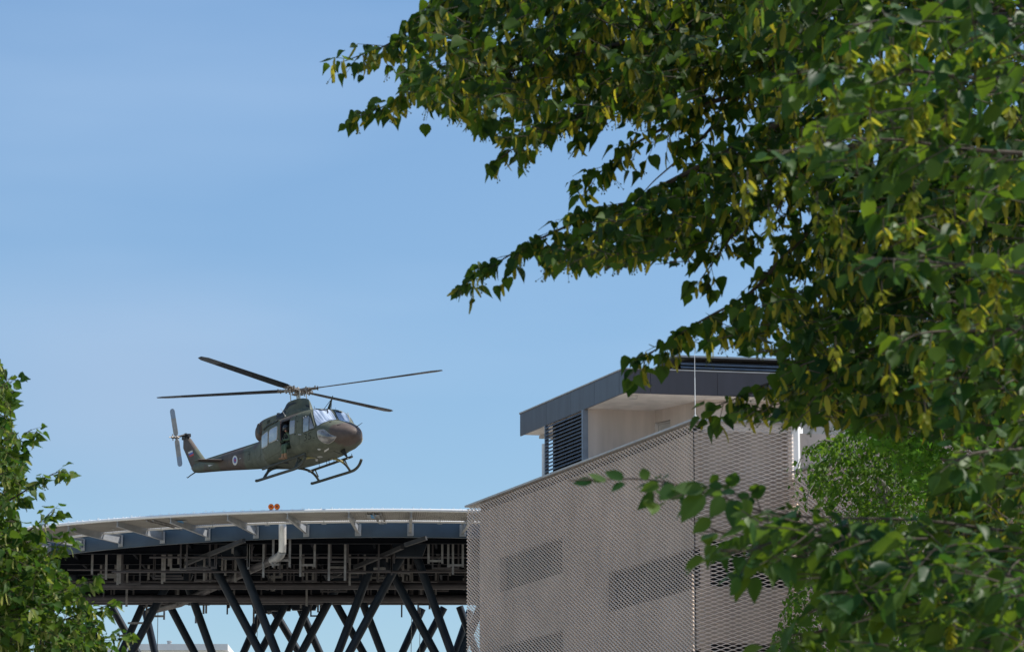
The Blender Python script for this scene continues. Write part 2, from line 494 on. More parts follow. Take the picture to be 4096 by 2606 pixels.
# penthouse
YK = 119.0
K0 = at(2495, 1570, YK); KB = Vector((K0.x, K0.y, 0))
ZS = K0.z; ZR = at(2495, 1475, YK).z
tk = t_of(2495, KB, dL)
def tk_of(px, row, base=KB, d=dL, z=ZS):
    lo, hi = -40.0, 60.0
    f_ = lambda t: 2048 + FPX * (base.x + d.x*t) / ((base.y + d.y*t)*CT + (z - CAMZ)*ST) - px
    for _ in range(60):
        mid = (lo + hi)/2
        if (f_(lo) > 0) == (f_(mid) > 0): lo = mid
        else: hi = mid
    return lo
TL = tk_of(2080, 0)
# roof slab core
b = WB()
R_ = [KB + dL*.05 + dR*.05, KB + dL*(TL-.05) + dR*.05, KB + dL*(TL-.05) + dR*19, KB + dL*.05 + dR*16]
b.prism([Vector((p.x, p.y, ZS + .07)) for p in R_], (0, 0, ZR - ZS - .12))
b.build('roof', M['joint'], bld)
b = WB()
Rs = [KB + dL*.14 + dR*.12, KB + dL*(TL-.14) + dR*.12, KB + dL*(TL-.14) + dR*19, KB + dL*.14 + dR*16]
b.prism([Vector((p.x, p.y, ZS + .03)) for p in Rs], (0, 0, .035))
b.build('soffit', M['soffit'], bld)
# fascia panels
js = [0] + [tk_of(x, 0) for x in (2478, 2378, 2281, 2186, 2096)] + [TL]
for a, c in zip(js[:-1], js[1:]):
    b = WB()
    q = [KB + dL*(a+.006), KB + dL*(c-.006), KB + dL*(c-.006) - nL*.05, KB + dL*(a+.006) - nL*.05]
    b.prism([Vector((p.x, p.y, ZS)) for p in q], (0, 0, ZR - ZS))
    b.build('fascia_panel', M['fascia'], bld)
jf = [0.052] + [tk_of(x, 0, KB, dR) for x in (2602, 2870, 3140, 3400)] + [16]
for a, c in zip(jf[:-1], jf[1:]):
    b = WB()
    q = [KB + dR*(a+.006), KB + dR*(c-.006), KB + dR*(c-.006) - nR*.05, KB + dR*(a+.006) - nR*.05]
    b.prism([Vector((p.x, p.y, ZS)) for p in q], (0, 0, ZR - ZS))
    b.build('fascia_panel', M['fascia'], bld)
b = WB()   # roof edge trim
q = [KB - nL*-.03 - dR*.0, KB + dL*TL + nL*.03, KB + dL*TL - nL*.12, KB - nL*.12]
b.prism([Vector((p.x, p.y, ZR + .002)) for p in q], (0, 0, .045))
q = [KB + nR*.03 + dR*.12, KB + dR*16 + nR*.03, KB + dR*16 - nR*.12, KB + dR*.12 - nR*.12]
b.prism([Vector((p.x, p.y, ZR + .002)) for p in q], (0, 0, .04))
b.prism([Vector((p.x, p.y, ZR - .02)) for p in (KB + dL*TL + nL*.02, KB + dL*(TL+.03) + nL*.02, KB + dL*(TL+.03) + dR*3, KB + dL*TL + dR*3)], (0, 0, .08))
b.build('roof_trim', M['coping'], bld)
# a helper: point of the soffit plane seen at a pixel
def on_z(px, py, z):
    d = ray_dir(px, py); k = (z - CAMZ) / d.z
    return Vector((d.x*k, d.y*k, 0))
S1 = on_z(2335, 1637, ZS); S0 = on_z(2190, 1702, ZS); S0 = S1 + dL*((S0 - S1).dot(dL))
S2 = S1 + dR*((on_z(2620, 1645, ZS) - S1).dot(dR))
S3 = on_z(2820, 1600, ZS)
ZF = ZTOP - 1.0
b = WB()
b.prism([Vector((p.x, p.y, ZF)) for p in (S1 + dR*.16, S2, S2 + dL*.3, S1 + dL*.3 + dR*.16)], (0, 0, ZS + .03 - ZF))
e = (S3 - S2).normalized(); en = Vector((e.y, -e.x, 0))
b.prism([Vector((p.x, p.y, ZF)) for p in (S2 + e*.9, S3, S3 + dR*.3 , S2 + dR*.3 + e*.9)], (0, 0, ZS + .03 - ZF))
b.prism([Vector((p.x, p.y, ZS - .42)) for p in (S2, S2 + e*.9, S2 + e*.9 + dR*.3, S2 + dR*.3)], (0, 0, .45))
b.prism([Vector((p.x, p.y, ZF)) for p in (S3 + dR*.302, S3 + dR*12, S3 + dR*12 + dL*.3, S3 + dL*.3 + dR*.302)], (0, 0, ZS + .03 - ZF))
b.build('penthouse_wall', M['penthouse_render'], bld)
b = WB()   # recessed door
b.prism([Vector((p.x, p.y, ZF)) for p in (S2 + e*.02 + dR*.10, S2 + e*.88 + dR*.10, S2 + e*.88 + dR*.14, S2 + e*.02 + dR*.14)], (0, 0, ZS - .42 - ZF))
b.build('door', M['coping'], bld)
b = WB()
b.prism([Vector((p.x, p.y, ZF)) for p in (S2 + e*.1 + dR*.05, S2 + e*.17 + dR*.05, S2 + e*.17 + dR*.098, S2 + e*.1 + dR*.098)], (0, 0, ZS - .5 - ZF))
b.prism([Vector((p.x, p.y, ZS - .5)) for p in (S2 + e*.1 + dR*.05, S2 + e*.88 + dR*.05, S2 + e*.88 + dR*.098, S2 + e*.1 + dR*.098)], (0, 0, .05))
b.build('door_frame', M['coping'], bld)
# louvre: frame, backing and slats
LT = (S0 - S1).length
lv = WB()
lv.prism([Vector((p.x, p.y, ZF)) for p in (S1 + nL*.04, S1 + dR*.158 - nR*0.0, S1 + dL*.10 + dR*.158, S1 + dL*.12 + nL*.04)], (0, 0, ZS - ZF - .004))
lvo = lv.build('louvre_frame', M['louvre'], bld); lv = WB()
lv.prism([Vector((p.x, p.y, ZF)) for p in (S0 + nL*.03, S0 - dL*.06 + nL*.03, S0 - dL*.06 - nL*.12, S0 - nL*.12)], (0, 0, ZS - ZF - .004))
lvo = lv.build('louvre_frame', M['louvre'], bld)
b = WB()
b.prism([Vector((p.x, p.y, ZF)) for p in (S1 + dL*.13 - nL*.16, S0 - dL*.36 - nL*.16, S0 - dL*.36 - nL*.2, S1 + dL*.13 - nL*.2)], (0, 0, ZS - ZF - .01))
for t in (.32, .55, .78):
    p = S1 + dL*(LT*t) - nL*.07
    b.prism([Vector((q.x, q.y, ZF)) for q in (p, p + dL*.05, p + dL*.05 - nL*.05, p - nL*.05)], (0, 0, ZS - ZF - .02))
b.build('louvre_backing', M['dark_in'], bld)
b = WB()
npitch = .138
nsl = int((ZS - ZF) / npitch)
for i in range(nsl):
    z = ZS - .08 - i*npitch
    a0, a1 = S1 + dL*.12, S0 - dL*.06
    q = [(a0, .03, z - .05), (a1, .03, z - .05), (a1, -.09, z + .055), (a0, -.09, z + .055)]
    vs = [Vector((p.x + nL.x*o_, p.y + nL.y*o_, z_)) for p, o_, z_ in q]
    b.add(vs + [v + Vector((0, 0, .014)) for v in vs], [(3,2,1,0),(4,5,6,7),(0,1,5,4),(1,2,6,5),(2,3,7,6),(3,0,4,7)])
sl = b.build('louvre_slats', M['louvre'], bld); 
# soffit lamps
for (px, py) in ((2532, 1583),):
    p = on_z(px, py, ZS)
    b = WB(); b.tube([(p.x, p.y, ZS - .10), (p.x, p.y, ZS + .028)], [.15, .17], 16)
    b.build('soffit_lamp', M['soffit_grey'], bld, smooth=True)
b = WB(); p = on_z(2935, 1600, ZS); b.prism([Vector((q.x, q.y, ZS - .07)) for q in (p, p + dR*.9, p + dR*.9 + dL*.16, p + dL*.16)], (0, 0, .098)); b.build('soffit_lamp', M['soffit_grey'], bld)
b = WB(); p = on_z(2176, 1737, ZS); b.prism([Vector((q.x, q.y, ZS - .08)) for q in (p, p + dR*.5, p + dR*.5 + dL*.5, p + dL*.5)], (0, 0, .108)); b.build('soffit_lamp', M['soffit_grey'], bld)
# bridge slab to the right
b = WB()
g0 = at(3200, 1600, 121); g1 = at(3750, 1600, 121)
zb = at(3235, 1756, 121).z
b.box((g0.x, 121, zb), (g1.x, 127, g0.z + .3))
b.build('link_slab', M['soffit_grey'], bld)
b = WB(); p = at(3252, 1764, 121); b.box((p.x, 120.9, p.z - .02), (p.x + .8, 121.2, zb - .003)); b.build('slab_lamp', M['joint'], bld)
# rooftop plant unit with slats
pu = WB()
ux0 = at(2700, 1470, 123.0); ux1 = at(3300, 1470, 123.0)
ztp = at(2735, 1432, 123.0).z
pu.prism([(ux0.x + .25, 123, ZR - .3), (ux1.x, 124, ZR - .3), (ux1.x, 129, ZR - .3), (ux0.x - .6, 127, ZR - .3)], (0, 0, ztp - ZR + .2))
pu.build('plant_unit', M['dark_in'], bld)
b = WB()
for i in range(12):
    z = ztp - .16 - i*.13
    if z < ZR - .2: break
    A_, B_, D_ = Vector((ux0.x + .2, 122.95, z)), Vector((ux1.x, 123.95, z)), Vector((ux0.x - .68, 127, z))
    for p, q, n_ in ((A_, B_, Vector((.1, -1, 0))), (A_, D_, Vector((-1, -.2, 0)))):
        b.add([p, q, q + n_*.10 - Vector((0,0,.075)), p + n_*.10 - Vector((0,0,.075))], [(0, 1, 2, 3)])
        b.add([p + n_*.10 - Vector((0,0,.075)), q + n_*.10 - Vector((0,0,.075)), q + n_*.10 - Vector((0,0,.10)), p + n_*.10 - Vector((0,0,.10))], [(0, 1, 2, 3)])
b.build('unit_slats', M['louvre'], bld)
b = WB()
b.prism([(ux0.x - .1, 122.7, ztp), (ux1.x, 123.7, ztp), (ux1.x, 129.3, ztp), (ux0.x - 1.15, 127.3, ztp)], (0, 0, .07))
b.build('unit_lid', M['coping'], bld)

# white mast panel and lightning rod
p = at(2178, 1775, 126.5)
ms = MB(); ms.tube([(0, 0, 0), (0, 0, p.z - (ZTOP - 1.0))], .105, 16)
o = ms.build('antenna', M['white_paint'], None, smooth=True); o.location = (p.x, p.y, ZTOP - 1.0)
tag(o, 'white cylindrical antenna standing behind the louvred left end of the penthouse', 'antenna')
ms = MB(); ms.tube([(0, 0, -.1), (0, 0, .06)], [.09, .05], 8)
p0, p1 = at(2781, 1668, 110.45), at(2784, 1416, 110.45)
ms.tube([(0, 0, .05), (0, 0, (p1.z - p0.z)*.62)], [.017, .016], 6)
ms.tube([(0, 0, (p1.z - p0.z)*.62), (0, 0, p1.z - p0.z)], [.012, .009], 6)
o = ms.build('lightning_rod', M['white_paint']); o.location = p0 - Vector((0,0,0)); tag(o, 'thin white lightning rod rising from the corner of the mesh clad parapet', 'lightning rod')

# distant white building at the bottom left
fb = empty('building', (-20, 255, 0), 'far off white building whose flat roof shows low between the platform struts', 'building')
b = WB()
za, zb_ = at(500, 2588, 252).z, at(950, 2600, 252).z
xs = [at(x, 2600, 252).x for x in (300, 440, 560, 700, 905, 1012)]
for x0, x1, z, y in ((xs[0], xs[2], za, 252), (xs[2] + .01, xs[4], za + .05, 250), (xs[4] + .01, xs[5], zb_, 254)):
    b.box((x0, y, 0), (x1, y + 22, z - .5))
b.build('wall', M['far_white'], fb)
b = WB()
for x0, x1, z, y in ((xs[0], xs[2] - .3, za, 252), (xs[2] - .25, xs[4] + .3, za + .05, 250), (xs[4] + .35, xs[5] + .3, zb_, 254)):
    b.box((x0 - .05, y - .35, z - .48), (x1, y + 22.3, z - .02))
b.build('roof', M['far_white'], fb)
b = WB(); p = at(677, 2590, 256); zt_ = at(677, 2561, 256).z
b.tube([(p.x, 256, za - .03), (p.x, 256, zt_ - .1)], .16, 10); b.tube([(p.x, 256, zt_ - .1), (p.x, 256, zt_)], .2, 10)
b.build('chimney', M['galv'], fb)

# ------------------------------------------------------------------ helipad
PX, PY, PR, RG = -5.0, 159.4, 24.4, 20.9
ZRIM = at(1560, 2041, PY - PR).z
ZG1 = at(1560, 2092, PY - RG).z      # girder top
ZG0 = at(1560, 2147, PY - RG).z      # girder bottom
ZU = at(1200, 2172, 140.3).z         # underside of cross beams
YB = 162.0
hp = empty('helipad', (PX, PY, 0), 'round steel helipad platform with a netted rim standing on crossed dark blue struts', 'helipad')
def pol(r, deg, z):
    a = math.radians(deg); return Vector((PX + r*math.sin(a), PY - r*math.cos(a), z))
A0, A1 = -88, 84
arc = [A0 + (A1 - A0)*i/172 for i in range(173)]
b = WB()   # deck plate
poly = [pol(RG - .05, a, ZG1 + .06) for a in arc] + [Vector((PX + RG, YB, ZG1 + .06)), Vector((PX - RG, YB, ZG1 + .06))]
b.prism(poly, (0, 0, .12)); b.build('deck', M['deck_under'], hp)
b = WB()   # ring girder, I section
for a, c in zip(arc[:-1], arc[1:]):
    for r0, r1, z0, z1 in ((RG, RG + .02, ZG0 + .031, ZG1 + .055), (RG - .12, RG + .03, ZG0, ZG0 + .03), (RG - .14, RG + .035, ZG1 + .035, ZG1 + .058)):
        q = [pol(r0, a, z0), pol(r1, a, z0), pol(r1, c, z0), pol(r0, c, z0)]
        b.prism(q, (0, 0, z1 - z0))
g = b.build('ring_girder', M['steel_blue'], hp)
b = WB(); b.tube([pol(PR, a, ZRIM + .02) for a in arc], .064, 10)
for k, a in enumerate(arc):
    if k % 1 == 0:
        b.tube([pol(PR, a + .1, ZRIM + .02), pol(PR, a + .13, ZRIM + .02)], .074, 8)
b.build('rim_pipe', M['rim_pipe'], hp, smooth=50)
b = WB(); ZN = ZRIM - .04
b.tube([pol(22.05, a, at(1560, 2084, PY - 22.05).z) for a in arc], .05, 8)
b.build('net_pipe', M['rim_pipe'], hp, smooth=50)
rnd = random.Random(4)
b = WB()
for a in np.arange(A0, A1, .95):
    a += rnd.uniform(-.2, .2)
    p = pol(PR, a, ZRIM + .07); q = pol(PR, a + .12, ZRIM + .07)
    h = rnd.uniform(.03, .085)
    b.tube([p, p + Vector((0, 0, h)), q + Vector((0, 0, h)), q], .010, 5)
b.build('net_clips', M['rim_pipe'], hp)['kind'] = 'stuff'
# net bays, cantilever beams and brackets
PHI0, DPH = 2.3, 5.87
zin = at(1560, 2080, PY - 22.0).z
zb_in = ZG0 + .12
for k in range(-15, 14):
    ph = PHI0 + k*DPH
    if not (A0 < ph < A1): continue
    # beam: web plus top flange, tapering outward
    b = WB()
    s = Vector((math.cos(math.radians(ph)), math.sin(math.radians(ph)), 0))
    o_, i_ = pol(PR - .07, ph, 0), pol(RG + .04, ph, 0)
    zt_o, zt_i = ZRIM - .05, ZG1 - .02
    vs = []
    for p, zt, zbm in ((o_, zt_o, zt_o - .20), (i_, zt_i, zt_i - .36)):
        for sg in (-.012, .012):
            vs += [Vector((p.x + s.x*sg, p.y + s.y*sg, zbm)), Vector((p.x + s.x*sg, p.y + s.y*sg, zt))]
    b.add(vs, [(0,1,3,2),(4,6,7,5),(0,4,5,1),(2,3,7,6),(1,5,7,3),(0,2,6,4)])
    for dz_o, dz_i in ((0.001, 0.001), (-.21, -.37)):
        vs = []
        for p, zz in ((o_, zt_o + dz_o), (i_, zt_i + dz_i)):
            for sg in (-.06, .06):
                vs += [Vector((p.x + s.x*sg, p.y + s.y*sg, zz)), Vector((p.x + s.x*sg, p.y + s.y*sg, zz + .012))]
        b.add(vs, [(0,1,3,2),(4,6,7,5),(0,4,5,1),(2,3,7,6),(1,5,7,3),(0,2,6,4)])
    bo = b.build('cantilever_beam', M['galv'], hp)
    b = WB()
    r0 = RG + .022
    q = [pol(r0, ph, ZG0 + .05) + s*(-.12), pol(r0, ph, ZG0 + .05) + s*.12, pol(r0 + .02, ph, ZG0 + .05) + s*.12, pol(r0 + .02, ph, ZG0 + .05) + s*(-.12)]
    b.prism(q, (0, 0, .50))
    b.bar(pol(r0 + .05, ph, ZG0 + .06) + s*.10, pol(r0 + .05, ph, ZG0 + .54) + s*.10, .02, .08, up=s)
    b.bar(pol(r0 + .05, ph, ZG0 + .07) + s*(-.09), pol(r0 + .05, ph, ZG0 + .07) + s*.09, .06, .02)
    b.build('bracket', M['galv'], hp)
    # net panel of the bay, pleated like a tensioned mat
    b = WB()
    n_ = 26
    a0, a1 = ph + .12, ph + DPH - .12
    ring0, ring1 = [], []
    for i in range(n_*2 + 1):
        a = a0 + (a1 - a0)*i/(2*n_)
        pz = .012 if i % 2 else -.012
        ring0.append(pol(PR - .04, a, ZRIM - .03 + pz)); ring1.append(pol(22.12, a, zin + pz))
    b.loft([ring0, ring1], cap=False, closed=False)
    np_ = b.build('net_panel', M['net'], hp)
    md = np_.modifiers.new('thickness', 'SOLIDIFY'); md.thickness = .012
    # small T stay under the net between beams
    am = ph + DPH*.5
    b = WB()
    zt = (ZRIM + zin)/2 - .06
    b.tube([pol(22.9, am, zt), pol(22.9, am, zt - .22)], .014, 6)
    sm = Vector((math.cos(math.radians(am)), math.sin(math.radians(am)), 0))
    b.bar(pol(22.9, am, zt - .22) - sm*.10, pol(22.9, am, zt - .22) + sm*.10, .03)
    b.bar(pol(22.9, am, zt - .01) - sm*.08, pol(22.9, am, zt - .01) + sm*.08, .03)
    b.build('net_stay', M['galv'], hp)
# twin ladder rails between two bays
for ang in (PHI0 - 4.6*DPH + 1.2, PHI0 - 0.55*DPH):
    b = WB()
    for da in (-.35, .35):
        b.bar(pol(PR - .12, ang + da, ZRIM - .09), pol(RG + .6, ang + da + .2, ZG1 - .07), .07, .07)
    b.build('ladder_rail', M['galv_hanger'], hp)
# blue markers
for px, py in ((724, 2089), (1494, 2065)):
    d = ray_dir(px, py)
    k = ((ZRIM - .11) - CAMZ)/d.z
    p = Vector((d.x*k, d.y*k, ZRIM - .12))
    b = WB(); b.box((p.x - .10, p.y - .45, p.z), (p.x + .10, p.y + .45, p.z + .02)); b.build('marker_plate', M['marker'] if 'marker' in M else M.setdefault('marker', mat('marker', (.08, .32, .62), .5)), hp)
    b = WB(); b.box((p.x - .26, p.y - .5, p.z + .022), (p.x + .26, p.y + .5, p.z + .03)); b.build('marker_backing', M['galv'], hp)

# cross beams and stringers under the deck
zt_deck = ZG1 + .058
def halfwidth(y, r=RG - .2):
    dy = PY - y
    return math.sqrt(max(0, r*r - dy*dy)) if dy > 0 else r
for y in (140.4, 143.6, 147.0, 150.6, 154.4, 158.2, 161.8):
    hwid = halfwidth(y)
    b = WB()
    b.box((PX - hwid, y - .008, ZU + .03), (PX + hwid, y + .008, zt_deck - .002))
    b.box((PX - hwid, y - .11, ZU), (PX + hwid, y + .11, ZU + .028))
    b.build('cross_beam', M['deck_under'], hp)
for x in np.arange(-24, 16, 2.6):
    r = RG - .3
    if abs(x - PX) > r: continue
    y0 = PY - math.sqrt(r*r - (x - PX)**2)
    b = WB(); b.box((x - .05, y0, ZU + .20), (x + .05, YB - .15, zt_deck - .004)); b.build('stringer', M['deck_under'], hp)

# struts: (x top, y top, x bottom, y bottom) in the photo; depth from where they meet the underside
ST_ = [(839,2230,1040,2606),(946,2200,1105,2606),(685,2304,527,2606),(739,2304,847,2606),(664,2390,777,2606),(577,2404,486,2606),
 (448,2425,548,2606),(581,2440,619,2606),(1494,2237,1353,2606),(1361,2320,1207,2606),(1610,2215,1398,2606),(1664,2215,1805,2606),
 (1540,2237,1739,2606),(1419,2325,1527,2606),(1340,2405,1452,2606),(1240,2405,1153,2606),(1195,2420,1278,2606),(1145,2412,1041,2606),
 (1087,2425,1195,2606),(1054,2425,975,2606),(1689,2432,1610,2606),(1776,2428,1681,2606),(1838,2424,1880,2540),(1880,2440,1822,2606),
 (300,2300,395,2606),(250,2300,150,2606),(2000,2230,1850,2606),(1960,2215,2090,2606)]
def strut_line(x0, y0, x1, y1):
    Y = (ZU - CAMZ) * (FPX*CT)/(4057 - y0) if False else None
    d = ray_dir(x0, y0); k = (ZU - CAMZ)/d.z
    p = Vector((d.x*k, d.y*k, ZU))
    q = at(x1, y1, p.y)
    t = (p.z - 0)/(p.z - q.z)
    return p, p + (q - p)*t
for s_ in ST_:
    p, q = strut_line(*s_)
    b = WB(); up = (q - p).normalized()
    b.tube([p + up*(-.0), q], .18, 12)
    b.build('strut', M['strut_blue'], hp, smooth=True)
for (px, py) in ((1637, 2196), (712, 2298), (842, 2232), (946, 2205), (1517, 2238), (1390, 2318), (1215, 2412), (1115, 2415), (1065, 2425), (620, 2398), (1980, 2215)):
    d = ray_dir(px, py); k = (ZU - CAMZ)/d.z
    p = Vector((d.x*k, d.y*k, ZU))
    b = WB(); b.prism([p + Vector((-.55, -.16, -.32)), p + Vector((.55, -.16, -.32)), p + Vector((.75, -.16, .25)), p + Vector((-.75, -.16, .25))], (0, .32, 0))
    b.build('gusset', M['strut_blue'], hp)
# raking braces just under the deck
for a, c in (((1420, 2267), (1610, 2186)), ((1620, 2178), (1705, 2150)), ((745, 2252), (885, 2196)), ((840, 2215), (975, 2160)), ((1320, 2308), (1365, 2286))):
    d = ray_dir(*a); k = (ZU - .35 - CAMZ)/d.z; p = Vector((d.x*k, d.y*k, ZU - .35))
    d = ray_dir(*c); k = (ZU - .12 - CAMZ)/d.z; q = Vector((d.x*k, d.y*k, ZU - .12))
    b = WB(); b.bar(p, q, .16, .16); b.build('brace', M['brace'], hp)
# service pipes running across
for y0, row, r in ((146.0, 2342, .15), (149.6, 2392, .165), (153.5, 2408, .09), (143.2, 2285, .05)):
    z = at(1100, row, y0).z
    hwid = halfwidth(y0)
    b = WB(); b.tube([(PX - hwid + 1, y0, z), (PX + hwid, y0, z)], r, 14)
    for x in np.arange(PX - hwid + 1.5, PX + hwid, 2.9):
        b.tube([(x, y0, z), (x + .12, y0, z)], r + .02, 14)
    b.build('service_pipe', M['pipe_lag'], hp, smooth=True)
# drain duct: vertical drop, elbow, then run under the deck
def px3(px, py, Y): return at(px, py, Y)
dz = [px3(1130, 2092, 138.25), px3(1130, 2190, 138.25), px3(1129, 2205, 138.3), px3(1122, 2219, 138.5), px3(1108, 2229, 139.0), px3(1090, 2238, 139.8),
      px3(900, 2325, 146.8), px3(720, 2412, 152.4), px3(600, 2442, 156)]
b = WB(); b.tube(dz[:3], .158, 18); b.build('drain_duct', M['duct'], hp, smooth=True)
b = WB(); b.tube(dz[2:6], .168, 18)
b.build('duct_elbow', M['galv'], hp, smooth=True)
b = WB(); b.tube(dz[5:], .16, 18); b.build('duct_run', M['pipe_lag'], hp, smooth=True)
b = WB(); p = dz[0]; b.box((p.x - .25, p.y - .2, ZG1 - .02), (p.x + .25, p.y + .12, ZG1 + .05)); b.build('duct_bracket', M['galv'], hp)
# hangers
def X4(x): return 900 + x/2.408
def Y4(y): return 1980 + y/2.408
HG = [(462,430,690),(622,420,690),(515,640,725),(368,470,790),(225,470,710),(1000,470,820),(1155,470,820),(1200,590,865),(1345,590,745),(1960,470,655),
 (2092,470,655),(2150,470,690),(2290,470,690),(725,470,780),(752,600,775),(862,470,690),(785,700,1065),(730,1010,1085),(2030,750,1060),(1750,830,960),(1890,850,960),(2195,470,760),(2165,680,772),
 (1475,700,940),(1405,780,905),(1562,780,935),(1700,690,780),(1670,700,780),(98,580,830),(85,860,990),(545,700,790),(470,700,920),(448,820,920),(872,710,880),(845,700,900),(1560,590,640),(1715,590,830),(1765,590,760),
 (2300,850,910),(30,1000,1085),(1785,700,820),(1800,700,830),(2350,500,640),(420,1050,1145),(440,1050,1140),(895,1050,1125),(920,1050,1120),(1860,1080,1140),(275,1050,1230),(1410,1000,1060),(1970,1020,1095)]
HH_ = [(510,610,625),(450,515,665),(250,360,735),(1000,1155,693),(1200,1350,745),(1960,2092,630),(2150,2290,672),(725,862,670),(1410,1560,792),(1680,1765,745),(1750,1890,858),(430,545,785),(1440,1540,705)]
HG3 = [(885,590,760),(1020,590,810),(1130,590,860),(1152,590,850),(1560,590,850),(1582,590,830),(1625,590,680),(1645,590,735),(1785,590,735),(1718,590,660),(1965,590,820),(1985,680,820),(2140,590,730),(2170,590,770),(2240,480,560),(2268,590,835),(1217,700,1070),(1169,980,1090),(1708,800,1065),(1660,990,1088),(1960,1060,1140),(1985,1060,1135),(1885,1150,1230),(2388,470,690),(1110,700,830),(970,700,825),(1430,700,810),(1580,1130,1195),(1450,1010,1240),(1410,1000,1180),(2020,700,930),(2205,1000,1080)]
HH3 = [(950,1110,762),(950,1110,785),(1650,1785,712),(1880,1975,820),(1500,1580,1162),(1240,1370,1228)]
def hanger_depth(row):
    rows = [(2172, 140.6), (2223, 143.8), (2268, 147.2), (2318, 150.8), (2400, 155)]
    best = min(rows, key=lambda r: abs(r[0] - row)); return best[1]
def X3_(x): return x/2.408
hset = [(X4(x), Y4(a), Y4(c)) for x, a, c in HG] + [(X3_(x), Y4(a), Y4(c)) for x, a, c in HG3]
for x, a, c in hset:
    Y = (ZU - CAMZ)*(FPX*CT)/(4057 - a) if a > 2165 else 139.2
    d = ray_dir(x, a)
    Y = (ZU - CAMZ)/d.z*d.y
    if a < 2165: Y = 139.4
    p0, p1 = at(x, c, Y), at(x, a, Y)
    b = WB()
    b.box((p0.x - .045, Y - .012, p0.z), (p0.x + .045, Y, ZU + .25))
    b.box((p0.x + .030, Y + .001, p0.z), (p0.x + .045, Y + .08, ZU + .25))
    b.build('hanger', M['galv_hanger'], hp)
for (f_, L_) in ((X4, HH_), (X3_, HH3)):
    for x0, x1, y in L_:
        row = Y4(y)
        Y = 139.4 if (f_ is X4 and x0 in (510, 450)) else {0: 140.6}.get(0) if row < 2262 else 143.9 if row < 2295 else 146.5
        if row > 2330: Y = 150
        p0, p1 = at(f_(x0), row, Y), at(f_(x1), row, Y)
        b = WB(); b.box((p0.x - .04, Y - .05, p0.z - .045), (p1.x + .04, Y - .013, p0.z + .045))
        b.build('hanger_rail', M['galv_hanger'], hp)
# further runs of hangers and thin conduits deeper under the deck
rh = random.Random(9)
for Y in (142.0, 145.2, 148.4, 152.2, 156.2):
    hw_ = halfwidth(Y)
    for k in range(13):
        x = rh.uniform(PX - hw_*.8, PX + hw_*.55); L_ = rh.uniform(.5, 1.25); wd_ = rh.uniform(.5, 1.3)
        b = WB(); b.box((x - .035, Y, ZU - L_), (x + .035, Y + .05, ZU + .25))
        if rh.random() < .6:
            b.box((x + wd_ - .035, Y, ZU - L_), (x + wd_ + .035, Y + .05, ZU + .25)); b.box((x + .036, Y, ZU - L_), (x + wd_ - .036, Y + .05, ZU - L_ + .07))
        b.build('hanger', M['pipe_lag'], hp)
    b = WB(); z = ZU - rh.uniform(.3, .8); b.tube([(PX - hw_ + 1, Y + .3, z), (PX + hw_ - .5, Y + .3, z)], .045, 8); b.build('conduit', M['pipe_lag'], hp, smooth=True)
# two thin conductor cables hanging
for px, y0, y1, Y in ((1681, 2430, 2606, 156.0), (1647, 2440, 2606, 157.0), (632, 2425, 2606, 157), (1030, 2440, 2606, 157)):
    p, q = at(px, y0, Y), at(px, y1, Y)
    b = WB(); b.tube([(p.x, Y, p.z), (q.x - .03, Y, q.z), (q.x, Y, 0)], .016, 5); b.build('cable', M['galv_hanger'], hp)

# orange lamps on the rim
lampgrp = 'orange round lamps on the rim of the helipad'
for i, px in enumerate((1091, 1115)):
    ang = math.degrees(math.asin((at(px, 2045, 136.5).x - PX)/PR))
    p = pol(PR - .02, ang, ZRIM + .07)
    r = empty('obstruction_light', p, ('left one of the two orange lamps side by side on the helipad rim' if i == 0 else 'right one of the two orange lamps side by side on the helipad rim'), 'lamp', lampgrp)
    b = MB(); b.box((-.03, -.03, -.02), (.03, .03, .08)); b.box((-.07, -.05, .0), (.07, .05, .03)); b.build('lamp_foot', M['galv'], r)
    b = MB(); b.tube([(0, -.075, .155), (0, -.05, .155), (0, .05, .155), (0, .075, .155)], [.085, .115, .115, .085], 20); b.build('lamp_housing', M['orange'], r, smooth=True)
    b = MB(); b.tube([(0, -.082, .15), (0, -.0755, .15)], [.035, .045], 16); b.build('lens', M['lens_dark'], r, smooth=True)
# ------------------------------------------------------------------ helicopter
HT = Vector((-8.43455339, 136.33210073, 22.92660298))
HR = Matrix(((0.59163867, 0.80321242, -0.06937932), (-0.80484932, 0.59343925, 0.00688667), (0.04670388, 0.05176548, 0.99756658)))
HM = Matrix.Translation(HT) @ HR.to_4x4()
heli = empty('helicopter', None, 'green and brown camouflaged helicopter hovering over the helipad with its side door open', 'helicopter', rot=HM)
HC = HR.transposed() @ (Vector((0, 0, CAMZ)) - HT)        # camera in helicopter space
def hray(px, py): return (HR.transposed() @ ray_dir(px, py)).normalized()
def c1(x, y): return 600 + x/2.0067, 1380 + y/2.0067
def c2(x, y): return 960 + x/3.648, 1540 + y/3.648
def c3(x, y): return 1240 + x/7.66, 1600 + y/7.66
def c4(x, y): return 1060 + x/6.965, 1640 + y/6.965
def c5(x, y): return 1180 + x/8.064, 1760 + y/8.064
def c6(x, y): return 680 + x/4.788, 1620 + y/4.788
def c7(x, y): return 1100 + x/10.945, 1540 + y/10.943

